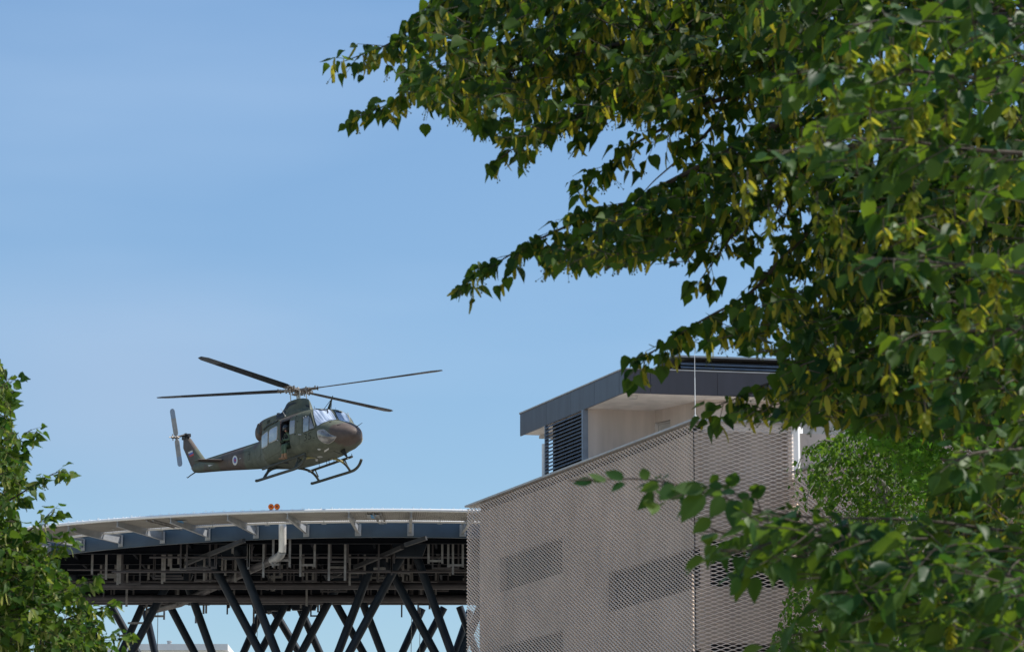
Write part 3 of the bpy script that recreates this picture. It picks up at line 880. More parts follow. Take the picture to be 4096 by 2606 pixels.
def camo_mat(name, green, brown, blobs, rough=.62):
    m = bpy.data.materials.new(name); m.use_nodes = True
    n = m.node_tree; bs = n.nodes['Principled BSDF']
    t = n.nodes.new('ShaderNodeTexCoord')
    nz = n.nodes.new('ShaderNodeTexNoise'); nz.inputs['Scale'].default_value = 1.3; nz.inputs['Detail'].default_value = 2
    n.links.new(t.outputs['Object'], nz.inputs[0])
    sb = n.nodes.new('ShaderNodeVectorMath'); sb.operation = 'SUBTRACT'; sb.inputs[1].default_value = (.5, .5, .5)
    n.links.new(nz.outputs['Color'], sb.inputs[0])
    scv = n.nodes.new('ShaderNodeVectorMath'); scv.operation = 'SCALE'; scv.inputs['Scale'].default_value = .9
    n.links.new(sb.outputs[0], scv.inputs[0])
    ad = n.nodes.new('ShaderNodeVectorMath'); ad.operation = 'ADD'
    n.links.new(t.outputs['Object'], ad.inputs[0]); n.links.new(scv.outputs[0], ad.inputs[1])
    last = None
    for (c, r, st) in blobs:
        sv = n.nodes.new('ShaderNodeVectorMath'); sv.operation = 'SUBTRACT'; sv.inputs[1].default_value = c
        n.links.new(ad.outputs[0], sv.inputs[0])
        dv = n.nodes.new('ShaderNodeVectorMath'); dv.operation = 'DIVIDE'; dv.inputs[1].default_value = r
        n.links.new(sv.outputs[0], dv.inputs[0])
        ln = n.nodes.new('ShaderNodeVectorMath'); ln.operation = 'LENGTH'; n.links.new(dv.outputs[0], ln.inputs[0])
        mr = n.nodes.new('ShaderNodeMapRange'); mr.inputs[1].default_value = 1.08; mr.inputs[2].default_value = .92
        mr.inputs[3].default_value = 0; mr.inputs[4].default_value = st
        n.links.new(ln.outputs['Value'], mr.inputs[0])
        if last is None: last = mr.outputs[0]
        else:
            mxx = n.nodes.new('ShaderNodeMath'); mxx.operation = 'MAXIMUM'
            n.links.new(last, mxx.inputs[0]); n.links.new(mr.outputs[0], mxx.inputs[1]); last = mxx.outputs[0]
    # weathering
    wz = n.nodes.new('ShaderNodeTexNoise'); wz.inputs['Scale'].default_value = 5; wz.inputs['Detail'].default_value = 8
    n.links.new(t.outputs['Object'], wz.inputs[0])
    wr = n.nodes.new('ShaderNodeMapRange'); wr.inputs[1].default_value = .3; wr.inputs[2].default_value = .75; wr.inputs[3].default_value = .8; wr.inputs[4].default_value = 1.25
    n.links.new(wz.outputs[0], wr.inputs[0])
    mx = n.nodes.new('ShaderNodeMix'); mx.data_type = 'RGBA'
    mx.inputs[6].default_value = (*green, 1); mx.inputs[7].default_value = (*brown, 1)
    n.links.new(last, mx.inputs[0])
    ml = n.nodes.new('ShaderNodeVectorMath'); ml.operation = 'SCALE'
    n.links.new(mx.outputs[2], ml.inputs[0]); n.links.new(wr.outputs[0], ml.inputs['Scale'])
    n.links.new(ml.outputs[0], bs.inputs['Base Color'])
    bs.inputs['Roughness'].default_value = rough; bs.inputs['Specular IOR Level'].default_value = .35
    return m
GREEN = (.100, .110, .078); BROWN = (.102, .075, .062)
M['camo'] = camo_mat('camo', GREEN, BROWN, [((4.0, -.15, 1.22), (1.25, 1.1, .52), 1), ((-2.75, -.4, 2.65), (.85, 1.2, .8), 1), ((-4.9, 0, 1.5), (1.15, 2, 1.2), .9),
    ((-8.7, 0, 2.8), (.7, 1, 1.4), .85), ((.9, -1.0, 2.36), (.7, .5, .28), .8), ((-.2, 1.2, 1.2), (.9, .6, .8), 1), ((-7, 0, 1.2), (.6, 1, .5), .6)])
M['skid'] = mat('skid', (.045, .050, .036), .55, noise=(6, .3))
M['skid_yellow'] = mat('skid_yellow', (.34, .29, .11), .6, noise=(8, .25))
M['hblack'] = mat('hblack', (.014, .015, .017), .5, noise=(6, .3))
M['blade'] = mat('blade', (.026, .030, .037), .45, noise=(3, .3))
M['blade_edge'] = mat('blade_edge', (.12, .135, .15), .35, .2)
M['tail_blade'] = mat('tail_blade', (.34, .32, .29), .45, noise=(4, .2))
M['tail_tip'] = mat('tail_tip', (.26, .31, .37), .45)
M['hub_metal'] = mat('hub_metal', (.27, .235, .20), .45, .35, noise=(14, .5))
M['mast_metal'] = mat('mast_metal', (.50, .48, .44), .35, .5, noise=(8, .2))
M['cabin_dark'] = mat('cabin_dark', (.012, .014, .022), .8)
M['cabin_edge'] = mat('cabin_edge', (.11, .045, .03), .6)
M['hframe'] = mat('hframe', (.42, .40, .36), .5, noise=(9, .2))
M['panel_line'] = mat('panel_line', (.022, .028, .018), .8)
M['white_mark'] = mat('white_mark', (.62, .62, .60), .5)
M['blue_mark'] = mat('blue_mark', (.05, .10, .38), .5)
M['red_mark'] = mat('red_mark', (.45, .035, .035), .5)
M['lamp_glass'] = mat('lamp_glass', (.55, .56, .52), .15, spec=.8)
M['seal'] = mat('seal', (.035, .042, .028), .7)
def glass(name, col, rough, streak=None, mixc=None):  # opaque pane; reflections are put into its base colour as pale noise
    m = bpy.data.materials.new(name); m.use_nodes = True
    n = m.node_tree; b = n.nodes['Principled BSDF']
    b.inputs['Base Color'].default_value = (*col, 1); b.inputs['Roughness'].default_value = rough
    b.inputs['Specular IOR Level'].default_value = .9; b.inputs['Coat Weight'].default_value = .7; b.inputs['Coat Roughness'].default_value = .03
    if streak:
        t = n.nodes.new('ShaderNodeTexCoord'); mp = n.nodes.new('ShaderNodeMapping'); mp.inputs['Scale'].default_value = streak[0]; mp.inputs['Rotation'].default_value = streak[2]
        z = n.nodes.new('ShaderNodeTexNoise'); z.inputs['Scale'].default_value = streak[1]; z.inputs['Detail'].default_value = 3
        x = n.nodes.new('ShaderNodeMix'); x.data_type = 'RGBA'; x.inputs[6].default_value = (*col, 1); x.inputs[7].default_value = (*mixc, 1)
        r = n.nodes.new('ShaderNodeMapRange'); r.inputs[1].default_value = .38; r.inputs[2].default_value = .62
        n.links.new(t.outputs['Object'], mp.inputs[0]); n.links.new(mp.outputs[0], z.inputs[0]); n.links.new(z.outputs[0], r.inputs[0])
        n.links.new(r.outputs[0], x.inputs[0]); n.links.new(x.outputs[2], b.inputs['Base Color'])
    return m
M['win'] = glass('cabin_window_glass', (.19, .24, .32), .12, ((1, 1, 1), 2.2, (0, 0, 0)), (.34, .38, .44))
M['win_grey'] = glass('small_window_glass', (.20, .20, .22), .25)
M['crew_win'] = glass('crew_window_glass', (.10, .12, .15), .08, ((1, 1, 1), 3.0, (0, 0, 0)), (.24, .27, .30))
M['shield'] = glass('windshield_glass', (.20, .26, .36), .06, ((.6, 6.5, .6), 1.3, (0, 0, .35)), (.62, .70, .84))  # pale streaks in the colour imitate bright reflections on the pane
M['shield_dark'] = glass('windshield_left_glass', (.12, .17, .26), .05, ((1, 1.5, 1), 1.8, (0, 0, 0)), (.34, .42, .54))
M['chin'] = glass('chin_glass', (.075, .075, .08), .08, ((1, 1, 1), 3.2, (0, 0, 0)), (.30, .28, .27))

# ---- fuselage loft
SEC = [(3.97, 1.09, 1.21, .05, 2.2), (3.93, 1.00, 1.29, .19, 2.2), (3.82, .91, 1.39, .35, 2.2), (3.64, .82, 1.50, .52, 2.3), (3.38, .74, 1.63, .70, 2.4), (3.10, .68, 1.76, .85, 2.6),
       (2.85, .63, 1.86, .94, 2.7), (2.72, .62, 1.92, .98, 2.7), (2.50, .60, 2.14, 1.02, 2.8), (2.28, .59, 2.37, 1.09, 2.9), (2.15, .58, 2.45, 1.12, 3.0), (1.9, .57, 2.49, 1.17, 3.3),
       (1.4, .56, 2.50, 1.23, 3.5), (.6, .56, 2.49, 1.26, 3.6), (-.4, .57, 2.47, 1.27, 3.6), (-.95, .58, 2.44, 1.24, 3.4), (-1.2, .60, 2.40, 1.14, 3.0), (-1.5, .64, 2.34, .93, 2.7),
       (-2.0, .73, 2.22, .68, 2.5), (-2.6, .85, 2.08, .52, 2.3), (-3.1, .94, 1.99, .45, 2.2)]
def interp_sections(S, n):
    xs = np.array([s[0] for s in S])[::-1]; A = np.array([s[1:] for s in S])[::-1]
    # monotone-ish: cubic through linear blends
    q = []
    tt = np.linspace(0, len(xs) - 1, n)
    for t in tt:
        i = min(int(t), len(xs) - 2); f = t - i
        p0, p1, p2, p3 = (np.concatenate(([xs[max(i-1, 0)]], A[max(i-1, 0)])), np.concatenate(([xs[i]], A[i])), np.concatenate(([xs[i+1]], A[i+1])),
                          np.concatenate(([xs[min(i+2, len(xs)-1)]], A[min(i+2, len(xs)-1)])))
        q.append(.5*((2*p1) + (-p0+p2)*f + (2*p0-5*p1+4*p2-p3)*f*f + (-p0+3*p1-3*p2+p3)*f**3))
    return q
def ring(x, zb, zt, hw, e, n=56):
    R = []
    for k in range(n):
        a = 2*math.pi*k/n
        c, s = math.cos(a), math.sin(a)
        y = hw*math.copysign(abs(c)**(2/e), c)
        z = (zb+zt)/2 + (zt-zb)/2*math.copysign(abs(s)**(2/e), s)
        R.append(Vector((x, y, z)))
    return R
def loft_obj(name, S, m, parent, n=90, seg=56, smooth=True):
    b = MB(); b.loft([ring(*s, n=seg) for s in interp_sections(S, n)])
    return b.build(name, m, parent, smooth=smooth)
def boolean(o, cutters, op='DIFFERENCE'):
    for c in cutters:
        md = o.modifiers.new('b', 'BOOLEAN'); md.object = c; md.operation = op; md.solver = 'EXACT'
    bpy.context.view_layer.update()
    me = bpy.data.meshes.new_from_object(o.evaluated_get(bpy.context.evaluated_depsgraph_get()))
    o.modifiers.clear(); o.data = me
    for c in cutters: bpy.data.objects.remove(c)
    me.set_sharp_from_angle(angle=math.radians(40))
fus = loft_obj('fuselage', SEC, M['camo'], heli)
fus.data.materials.append(M['cabin_dark'])
def bvh_of(objs):
    vs, fs = [], []
    for o in objs:
        b0 = len(vs); vs += [v.co.copy() for v in o.data.vertices]; fs += [[b0 + i for i in p.vertices] for p in o.data.polygons]
    return BVHTree.FromPolygons(vs, fs)
BV = bvh_of([fus])
# door cavity
cb = MB(); cb.box((.47, -2.0, 1.00), (1.07, -.25, 2.17)); cut = cb.build('cut', [M['cabin_dark']], heli)
cb = MB(); cb.box((-.75, -.98, 1.03), (1.7, .95, 2.12)); cut2 = cb.build('cut', [M['cabin_dark']], heli)
boolean(fus, [cut, cut2])

# tail boom, fin
BOOM = [(-2.9, .90, 1.98, .44, 2.3), (-4.0, 1.06, 1.99, .38, 2.3), (-5.5, 1.28, 2.01, .30, 2.3), (-6.9, 1.47, 2.03, .235, 2.3), (-7.9, 1.60, 2.04, .185, 2.3), (-8.22, 1.68, 1.99, .15, 2.2), (-8.36, 1.78, 1.90, .06, 2.2)]
boom = loft_obj('tail_boom', BOOM, M['camo'], heli, n=40, seg=36)
b = MB(); b.loft([[Vector((x, y, z)) for y, z in ((-w_, zt-.05), (-w_*.6, zt+.035), (w_*.6, zt+.035), (w_, zt-.05))] for x, zt, w_ in ((-2.3, 2.16, .12), (-3.1, 2.02, .11), (-7.2, 2.05, .085))])
b.build('shaft_cover', M['camo'], heli, smooth=True)
fin = [(-7.15, 2.02), (-7.45, 2.14), (-8.66, 3.28), (-8.80, 3.36), (-8.99, 3.30), (-9.04, 2.86), (-8.44, 1.95), (-8.28, 1.74)]
def fin_obj(name, poly, th, m, parent):
    c = Vector((sum(p[0] for p in poly)/len(poly), 0, sum(p[1] for p in poly)/len(poly)))
    b = MB(); rings = []
    for y, s in ((-th, .82), (-th*.55, .96), (0, 1.0), (th*.55, .96), (th, .82)):
        rings.append([Vector((c.x + (p[0]-c.x)*s, y, c.z + (p[1]-c.z)*(s*.5+.5))) for p in poly])
    b.loft(rings); return b.build(name, m, parent, smooth=True)
fino = fin_obj('tail_fin', fin, .10, M['camo'], heli)
BVT = bvh_of([boom, fino])
b = MB()   # gearbox on the fin top
b.ball((-8.84, 0, 3.38), .13, 12, 8, sc=(1.1, .8, .8)); b.box((-8.98, -.12, 3.20), (-8.72, .08, 3.36)); b.tube([(-8.80, -.06, 3.40), (-8.78, -.46, 3.28)], .045, 10)
b.box((-8.72, -.07, 3.26), (-8.50, .05, 3.40))
b.build('tail_gearbox', M['hblack'], heli, smooth=True)
TRH = Vector((-8.75, -.52, 3.25))
tr = MB(); tr.tube([TRH + Vector((0, .12, .0)), TRH + Vector((0, -.24, 0))], .05, 10); tr.tube([TRH + Vector((0, -.24, 0)), TRH + Vector((0, -.36, 0))], .022, 8)
tr.bar(TRH + Vector((-.13, -.16, 0)), TRH + Vector((.13, -.16, 0)), .035); tr.bar(TRH + Vector((0, -.18, -.14)), TRH + Vector((0, -.18, .14)), .035); tr.ball(TRH, .085, 10, 7)
tr.build('tail_rotor_hub', M['hub_metal'], heli, smooth=True)
def airfoil_blade(name, root, tip, chord_dir, ch, th, r0, mats, parent, pitch=0, twist=0, tipm=.86, n=14, taper=None):
    """blade from root+r0 to tip; chord_dir roughly perpendicular to span"""
    root, tip = Vector(root), Vector(tip)
    sp = (tip - root); L = sp.length; sp.normalize()
    cd = (chord_dir - sp*chord_dir.dot(sp)).normalized(); up = sp.cross(cd)
    prof = [(.5, 0), (.42, .6), (.2, 1), (-.15, .7), (-.5, .05), (-.15, -.4), (.2, -.7), (.42, -.5)]
    b = MB(); rings = []
    for i in range(n + 1):
        f = i/n; r = r0 + (L - r0)*f
        a = math.radians(pitch - twist*f)
        c = ch*(1.0 if f > .08 else .55 + .45*f/.08)
        if f > .955: c *= 1 - (f-.955)/.045*.45
        droop = 0
        rings.append([root + sp*r + (cd*math.cos(a) + up*math.sin(a))*(u*c - (ch - c)*.0) + (up*math.cos(a) - cd*math.sin(a))*(v*th*(1.4 if f < .1 else 1)) for u, v in prof])
    b.loft(rings)
    b.m = [1 if (k//8) >= n*tipm and k < n*8 else 0 for k in range(len(b.f))]
    return b.build(name, mats, parent, smooth=True)
airfoil_blade('tail_rotor_blade', TRH, TRH + Vector((-.22, -.02, 1.28)), Vector((1, 0, .2)), .22, .018, .08, [M['tail_blade'], M['tail_tip']], heli, pitch=38, tipm=.62)
airfoil_blade('tail_rotor_blade', TRH, TRH + Vector((.22, -.02, -1.28)), Vector((1, 0, .2)), .22, .018, .08, [M['tail_blade'], M['tail_tip']], heli, pitch=-38, tipm=.62)
# stabiliser, skid and stinger
for sy in (-1, 1):
    b = MB(); rings = []
    for y, x0, x1, z in ((.18, -5.45, -6.25, 1.72), (1.38, -5.62, -6.22, 1.72)):
        rings.append([Vector((x0, sy*y, z)), Vector((x0 - .12, sy*y, z + .045)), Vector((x1, sy*y, z + .012)), Vector((x0 - .12, sy*y, z - .045))])
    b.loft(rings); b.build('stabiliser', M['camo'], heli, smooth=True)
b = MB(); b.tube([(-8.12, 0, 1.70), (-8.62, 0, 1.62), (-8.86, 0, 1.56), (-8.92, 0, 1.60)], [.03, .024, .022, .014], 8); b.build('tail_stinger', M['skid'], heli, smooth=True)
b = MB(); b.box((-8.42, -.02, 1.86), (-8.52, .02, 1.92)); b.build('tail_lamp', M['white_mark'], heli)

# engine cowling and mast fairing
COWL = [(1.05, 2.30, 2.50, .30, 2.6), (.80, 2.25, 2.70, .46, 2.7), (.4, 2.25, 2.79, .54, 2.8), (-.6, 2.2, 2.83, .58, 2.8), (-1.3, 2.1, 2.86, .60, 2.8), (-2.0, 2.05, 2.84, .60, 2.7), (-2.4, 1.95, 2.78, .55, 2.5), (-2.7, 1.95, 2.70, .44, 2.4), (-2.92, 2.05, 2.60, .30, 2.3)]
cowl = loft_obj('engine_cowling', COWL, M['camo'], heli, n=50, seg=44)
# exhaust mouths on the flanks of the cowling
for sy in (-1, 1):
    b = MB(); rings = []
    for t, sc_ in ((0, .8), (.35, 1.0), (.9, 1.04), (1.0, 1.0)):
        c_ = Vector((-1.98 - .14*t, sy*(.30 + .34*t), 2.38))
        rings.append([c_ + Vector((.15*sc_*math.cos(a) , 0, .235*sc_*math.sin(a))) for a in (2*math.pi*k/28 for k in range(28))])
    b.loft(rings); b.build('exhaust_shroud', M['camo'], heli, smooth=True)
    b = MB(); c_ = Vector((-2.12, sy*.645, 2.38))
    b.loft([[c_ + Vector((.115*math.cos(a), -sy*d_, .195*math.sin(a))) for a in (2*math.pi*k/28 for k in range(28))] for d_ in (.01, -.006)])
    b.build('exhaust_mouth', M['hblack'], heli)
b = MB(); rings = []
for z, cx, rx, ry in ((2.66, -.22, 1.02, .52), (2.76, -.20, .94, .47), (2.90, -.15, .84, .425), (3.02, -.10, .74, .385), (3.12, -.06, .66, .355), (3.18, -.04, .58, .32), (3.215, -.03, .46, .25), (3.22, -.03, .2, .1)):
    rings.append([Vector((cx + rx*math.copysign(abs(math.cos(a))**.85, math.cos(a)), ry*math.sin(a), z + (.03*math.cos(a) if z < 3.1 else 0))) for a in (2*math.pi*k/40 for k in range(40))])
b.loft(rings); fair = b.build('mast_fairing', M['camo'], heli, smooth=60)
BVA = bvh_of([fus, cowl, fair])
BVC = bvh_of([cowl, fair])

# mast and rotor head
HUB = Vector((0, 0, 3.62))
b = MB(); b.tube([(0, 0, 3.15), (0, 0, 3.60)], .062, 16); b.tube([(0, 0, 3.15), (0, 0, 3.26)], [.10, .08], 16); b.build('mast', M['mast_metal'], heli, smooth=True)
tips = [Vector((-6.40, -2.75, .77)), Vector((2.89, -6.37, .39)), Vector((6.55, 2.48, -.32)), Vector((-2.73, 6.46, 0.0))]
b = MB()
for i, t in enumerate(tips):
    d = t.normalized(); s = Vector((0, 0, 1)).cross(d).normalized()
    a2 = (tips[i] .normalized() + tips[(i+1) % 4].normalized()).normalized()
    p = HUB + Vector((0, 0, -.10)) + a2*.33
    b.tube([p + Vector((0, 0, .08)), p + Vector((0, 0, -.42)), Vector((p.x*.9, p.y*.9, 3.16))], [.022, .022, .02], 8)
b.build('pitch_link', M['mast_metal'], heli, smooth=True)
b = MB(); b.tube([HUB + Vector((0, 0, -.10)), HUB + Vector((0, 0, .06))], [.16, .13], 18); b.ball(HUB + Vector((0, 0, .07)), .075, 12, 8)
b.tube([HUB + Vector((0, 0, -.19)), HUB + Vector((0, 0, -.13))], .22, 20)
for i, t in enumerate(tips):
    d = t.normalized(); s = Vector((0, 0, 1)).cross(d).normalized()
    for sg in (-1, 1):
        b.bar(HUB + d*.10 + s*sg*.06, HUB + d*.62 + s*sg*.10, .05, .10); 
        b.tube([HUB + d*.50 + s*sg*.13 + Vector((0,0,-.12)), HUB + d*.50 + s*sg*.13 + Vector((0,0,.09))], .035, 8)
        b.tube([HUB + d*.92 + s*sg*.085 + Vector((0,0,-.08)), HUB + d*.92 + s*sg*.085 + Vector((0,0,.085))], .03, 8)
    b.ball(HUB + d*.34, .105, 10, 7, sc=(1.1, 1.1, .75))
    b.ball(HUB + d*.78 + Vector((0, 0, -.01)), .10, 10, 7, sc=(1.9, 1.9, .5))
    a2 = (tips[i].normalized() + tips[(i+1) % 4].normalized()).normalized()
    b.bar(HUB + a2*.28 + Vector((0,0,-.05)), HUB + d*.55 + s*.16 + Vector((0,0,-.04)), .05, .06)
    b.tube([HUB + a2*.24 + Vector((0,0,.02)), HUB + a2*.26 + Vector((0,0,-.24))], [.03, .022], 8)
b.build('rotor_hub', M['hub_metal'], heli, smooth=True)
for i, t in enumerate(tips):
    d = t.normalized()
    cdv = Vector((0, 0, 1)).cross(d)      # leading edge, anticlockwise from above
    airfoil_blade('rotor_blade', HUB, HUB + t, cdv, .40, .026, .55, [M['blade'], M['blade_edge']], heli, pitch=[12, 13, 9, 7][i], twist=9, tipm=.80, n=20)

# ---- surface patches: pixel outlines dropped onto the skin
def hit(px, py, bv=None):
    h = (bv or BV).ray_cast(HC, hray(px, py))
    return (h[0], h[1]) if h[0] is not None else (None, None)
def round_poly(P, r=.25, n=4):
    out = []; m = len(P)
    for i in range(m):
        a, c, d = [np.array(P[j % m], float) for j in (i-1, i, i+1)]
        p, q = c + (a-c)*r, c + (d-c)*r
        for k in range(n + 1):
            t = k/n; out.append(tuple((1-t)**2*p + 2*t*(1-t)*c + t*t*q))
    return out
def patch(name, P, m, off=.010, parent=None, bv=None, rings=8, r=.22, dome=0, mirror=False, scale=1.0):
    P = round_poly(P, r) if r else P
    P2 = []
    for i in range(len(P)):        # densify
        a, c = np.array(P[i]), np.array(P[(i+1) % len(P)])
        k = max(1, int(np.linalg.norm(a-c)/2.2))
        P2 += [tuple(a + (c-a)*j/k) for j in range(k)]
    cen = np.mean(P2, 0)
    b = MB(); R = []
    c, nn = hit(*cen, bv)
    if c is None: return None
    top = c + nn*(off + dome); n = len(P2)
    ok = True
    for j in range(1, rings + 1):
        f = j/rings; row = []
        for p in P2:
            q = cen + (np.array(p) - cen)*f*scale
            h, hn = hit(*q, bv)
            if h is None:
                h = row[-1][0] if row else top; hn = nn; row.append((h, hn)); continue
            row.append((h + hn*(off + dome*(1 - f*f)), hn))
        R.append([x[0] for x in row])
    vs = [top] + [q for r_ in R for q in r_]
    fs = [(0, 1 + k, 1 + (k+1) % n) for k in range(n)]
    for j in range(rings-1):
        for k in range(n): fs.append((1 + j*n + k, 1 + (j+1)*n + k, 1 + (j+1)*n + (k+1) % n, 1 + j*n + (k+1) % n))
    # edge skirt down to the skin
    last = [1 + (rings-1)*n + k for k in range(n)]
    b.add(vs, fs)
    sk = [Vector(b.v[i]) - nn*(off + .004) for i in last]
    base = len(b.v); b.v += [tuple(s) for s in sk]
    b.f += [(last[k], base + k, base + (k+1) % n, last[(k+1) % n]) for k in range(n)]; b.m += [0]*n
    o = b.build(name, m, parent or heli, smooth=True)
    if mirror:
        b2 = MB(); b2.v = [(x, -y, z) for x, y, z in b.v]; b2.f = [tuple(reversed(f)) for f in b.f]; b2.m = list(b.m)
        b2.build(name, m, parent or heli, smooth=True)
    return o
def strip(name, P, wpx, m, off=.012, parent=None, bv=None, closed=False, mirror=False):
    pts = []
    m_ = len(P) if closed else len(P) - 1
    for i in range(m_):
        a, c = np.array(P[i], float), np.array(P[(i+1) % len(P)], float)
        k = max(1, int(np.linalg.norm(a-c)/2.0))
        pts += [a + (c-a)*j/k for j in range(k)]
    if not closed: pts.append(np.array(P[-1], float))
    L, Rr = [], []
    n = len(pts)
    for i in range(n):
        a = pts[(i-1) % n] if closed or i > 0 else pts[i]; c = pts[(i+1) % n] if closed or i < n-1 else pts[i]
        t = c - a; t = t/(np.linalg.norm(t) + 1e-9); s = np.array([-t[1], t[0]])*wpx/2
        h1, n1 = hit(*(pts[i] + s), bv); h2, n2 = hit(*(pts[i] - s), bv)
        if h1 is None or h2 is None: continue
        L.append(h1 + n1*off); Rr.append(h2 + n2*off)
    if len(L) < 2: return None
    b = MB(); k = len(L)
    b.add(L + Rr, [(i, (i+1) % k, k + (i+1) % k, k + i) for i in range(k if closed else k-1)])
    o = b.build(name, m, parent or heli, smooth=True)
    sd = o.modifiers.new('thickness', 'SOLIDIFY'); sd.thickness = off*.8; sd.offset = 0
    if mirror:
        b2 = MB(); b2.v = [(x, -y, z) for x, y, z in b.v]; b2.f = b.f; b2.m = b.m
        o2 = b2.build(name, m, parent or heli, smooth=True); sd = o2.modifiers.new('thickness', 'SOLIDIFY'); sd.thickness = off*.8; sd.offset = 0
    return o
def ptsof(f, L): return [f(*p) for p in L]
# cabin windows with pale frames
for P in ([(322, 742), (410, 668), (407, 875), (320, 922)], [(430, 657), (547, 592), (541, 790), (424, 845)]):
    q = ptsof(c2, P)
    fr = patch('window_frame', q, M['hframe'], off=.012, mirror=True, scale=1.07)
    patch('cabin_window', q, M['win'], off=.020, mirror=True, scale=.95)
patch('door_window', ptsof(c2, [(733, 522), (802, 506), (795, 696), (722, 716)]), M['win_grey'], off=.010, mirror=True, r=.1)
q = ptsof(c2, [(922, 462), (1018, 432), (1098, 632), (916, 695)])
patch('window_frame', q, M['seal'], off=.009, mirror=True, r=.1, scale=1.02)
patch('crew_window', ptsof(c2, [(928, 470), (1008, 447), (1001, 660), (922, 686)]), M['crew_win'], off=.016, mirror=True, r=.08)
patch('crew_window', ptsof(c2, [(1018, 462), (1032, 480), (1084, 622), (1014, 642)]), M['win_grey'], off=.016, mirror=True, r=.08)
# windscreen
W1 = ptsof(c3, [(105, 285), (330, 282), (600, 296), (660, 335), (815, 600), (640, 612), (400, 690), (228, 788), (150, 600), (108, 430)])
patch('windshield_seal', W1, M['seal'], off=.006, r=.15, scale=1.03)
patch('windshield', W1, M['shield'], off=.014, r=.15, rings=12)
W2 = ptsof(c3, [(770, 325), (900, 340), (1030, 372), (1120, 450), (1185, 560), (1215, 690), (1010, 640), (890, 605), (800, 420)])
patch('windshield', W2, M['shield_dark'], off=.012, r=.1, rings=10)
# chin bubbles
ch = ptsof(c3, [(222, 950), (300, 900), (440, 895), (620, 1045), (812, 1112), (700, 1255), (560, 1330), (400, 1290), (280, 1190), (235, 1070)])
patch('chin_frame', ch, M['hframe'], off=.004, r=.2, scale=1.04, mirror=True)
patch('chin_window', ch, M['chin'], off=.010, r=.2, dome=.05, mirror=True, scale=.98)
# panel lines, rails, marks
strip('roof_rail', ptsof(c2, [(345, 655), (400, 600), (590, 500), (650, 470)]), 4, M['seal'], off=.03)
strip('roof_rail', ptsof(c2, [(690, 445), (830, 400), (900, 380), (1040, 342)]), 3, M['hframe'], off=.02)
for P, wd in (([(345, 1112), (470, 1030), (600, 960)], 1.6), ([(770, 888), (865, 862), (868, 700)], 1.0), ([(815, 460), (820, 700)], 1.2), ([(905, 850), (1070, 800), (1130, 790)], 1.0), ([(905, 850), (905, 925)], 1.0),
              ([(908, 385), (905, 690)], 1.2), ([(268, 1060), (318, 1000)], 1.2), ([(310, 860), (300, 1090)], 1.0), ([(585, 560), (582, 800), (600, 950)], 1.4), ([(1108, 640), (1120, 760)], .8)):
    strip('panel_seam', ptsof(c2, P), wd*.6, M['panel_line'], off=.004)
strip('door_edge', ptsof(c2, [(597, 520), (592, 700), (594, 820), (606, 945)]), 1.6, M['cabin_edge'], off=.012, bv=BV)
for P, wd, mm in (([(860, 718), (900, 720)], 2.2, 'white_mark'), ([(800, 716), (815, 712)], 3, 'hblack'), ([(822, 452), (838, 450)], 2.5, 'hblack'), ([(545, 795), (570, 808)], 1.6, 'white_mark'),
                  ([(932, 478), (940, 474)], 2.0, 'white_mark'), ([(960, 462), (970, 458)], 2.0, 'white_mark'), ([(835, 530), (850, 527)], 2, 'panel_line')):
    strip('door_handle' if mm != 'panel_line' else 'latch', ptsof(c2, P), wd, M[mm], off=.03)
strip('nose_grille', ptsof(c3, [(840, 765), (990, 715)]), 2.0, M['hblack'], off=.01)
strip('nose_vent', ptsof(c3, [(595, 668), (655, 660)]), 2.2, M['panel_line'], off=.01)
patch('belly_lamp', ptsof(c5, [(715, 270), (800, 262), (842, 285), (780, 318)]), M['lamp_glass'], off=.02, r=.3)
patch('belly_plate', ptsof(c5, [(945, 325), (1095, 240), (1090, 290), (950, 375)]), M['white_mark'], off=.012, r=.05)
patch('belly_lamp', ptsof(c5, [(700, 525), (800, 497), (905, 520), (800, 558)]), M['lamp_glass'], off=.02, r=.3)
patch('belly_marker', ptsof(c5, [(660, 595), (735, 595), (725, 648), (665, 650)]), M['white_mark'], off=.03, r=.1)
patch('belly_vent', ptsof(c2, [(640, 1130), (690, 1118), (722, 1130), (680, 1142)]), M['hblack'], off=.012, r=.3)
# intake and vents on the cowling
patch('air_intake', ptsof(c2, [(540, 395), (600, 365), (668, 362), (655, 430), (640, 470), (532, 515)]), M['hblack'], off=.012, bv=BVC, r=.12, mirror=True)
patch('cowl_vent', ptsof(c2, [(400, 518), (435, 500), (432, 548), (398, 562)]), M['panel_line'], off=.01, bv=BVC, r=.05, mirror=True)
patch('fairing_scoop', ptsof(c7, [(345, 1000), (450, 880), (640, 800), (800, 755), (960, 765), (800, 830), (640, 900), (520, 1040), (400, 1062)]), M['hblack'], off=.008, bv=BVC, r=.2)
patch('fairing_vent', ptsof(c7, [(1320, 855), (1480, 868), (1540, 965), (1370, 945)]), M['hblack'], off=.008, bv=BVC, r=.15)
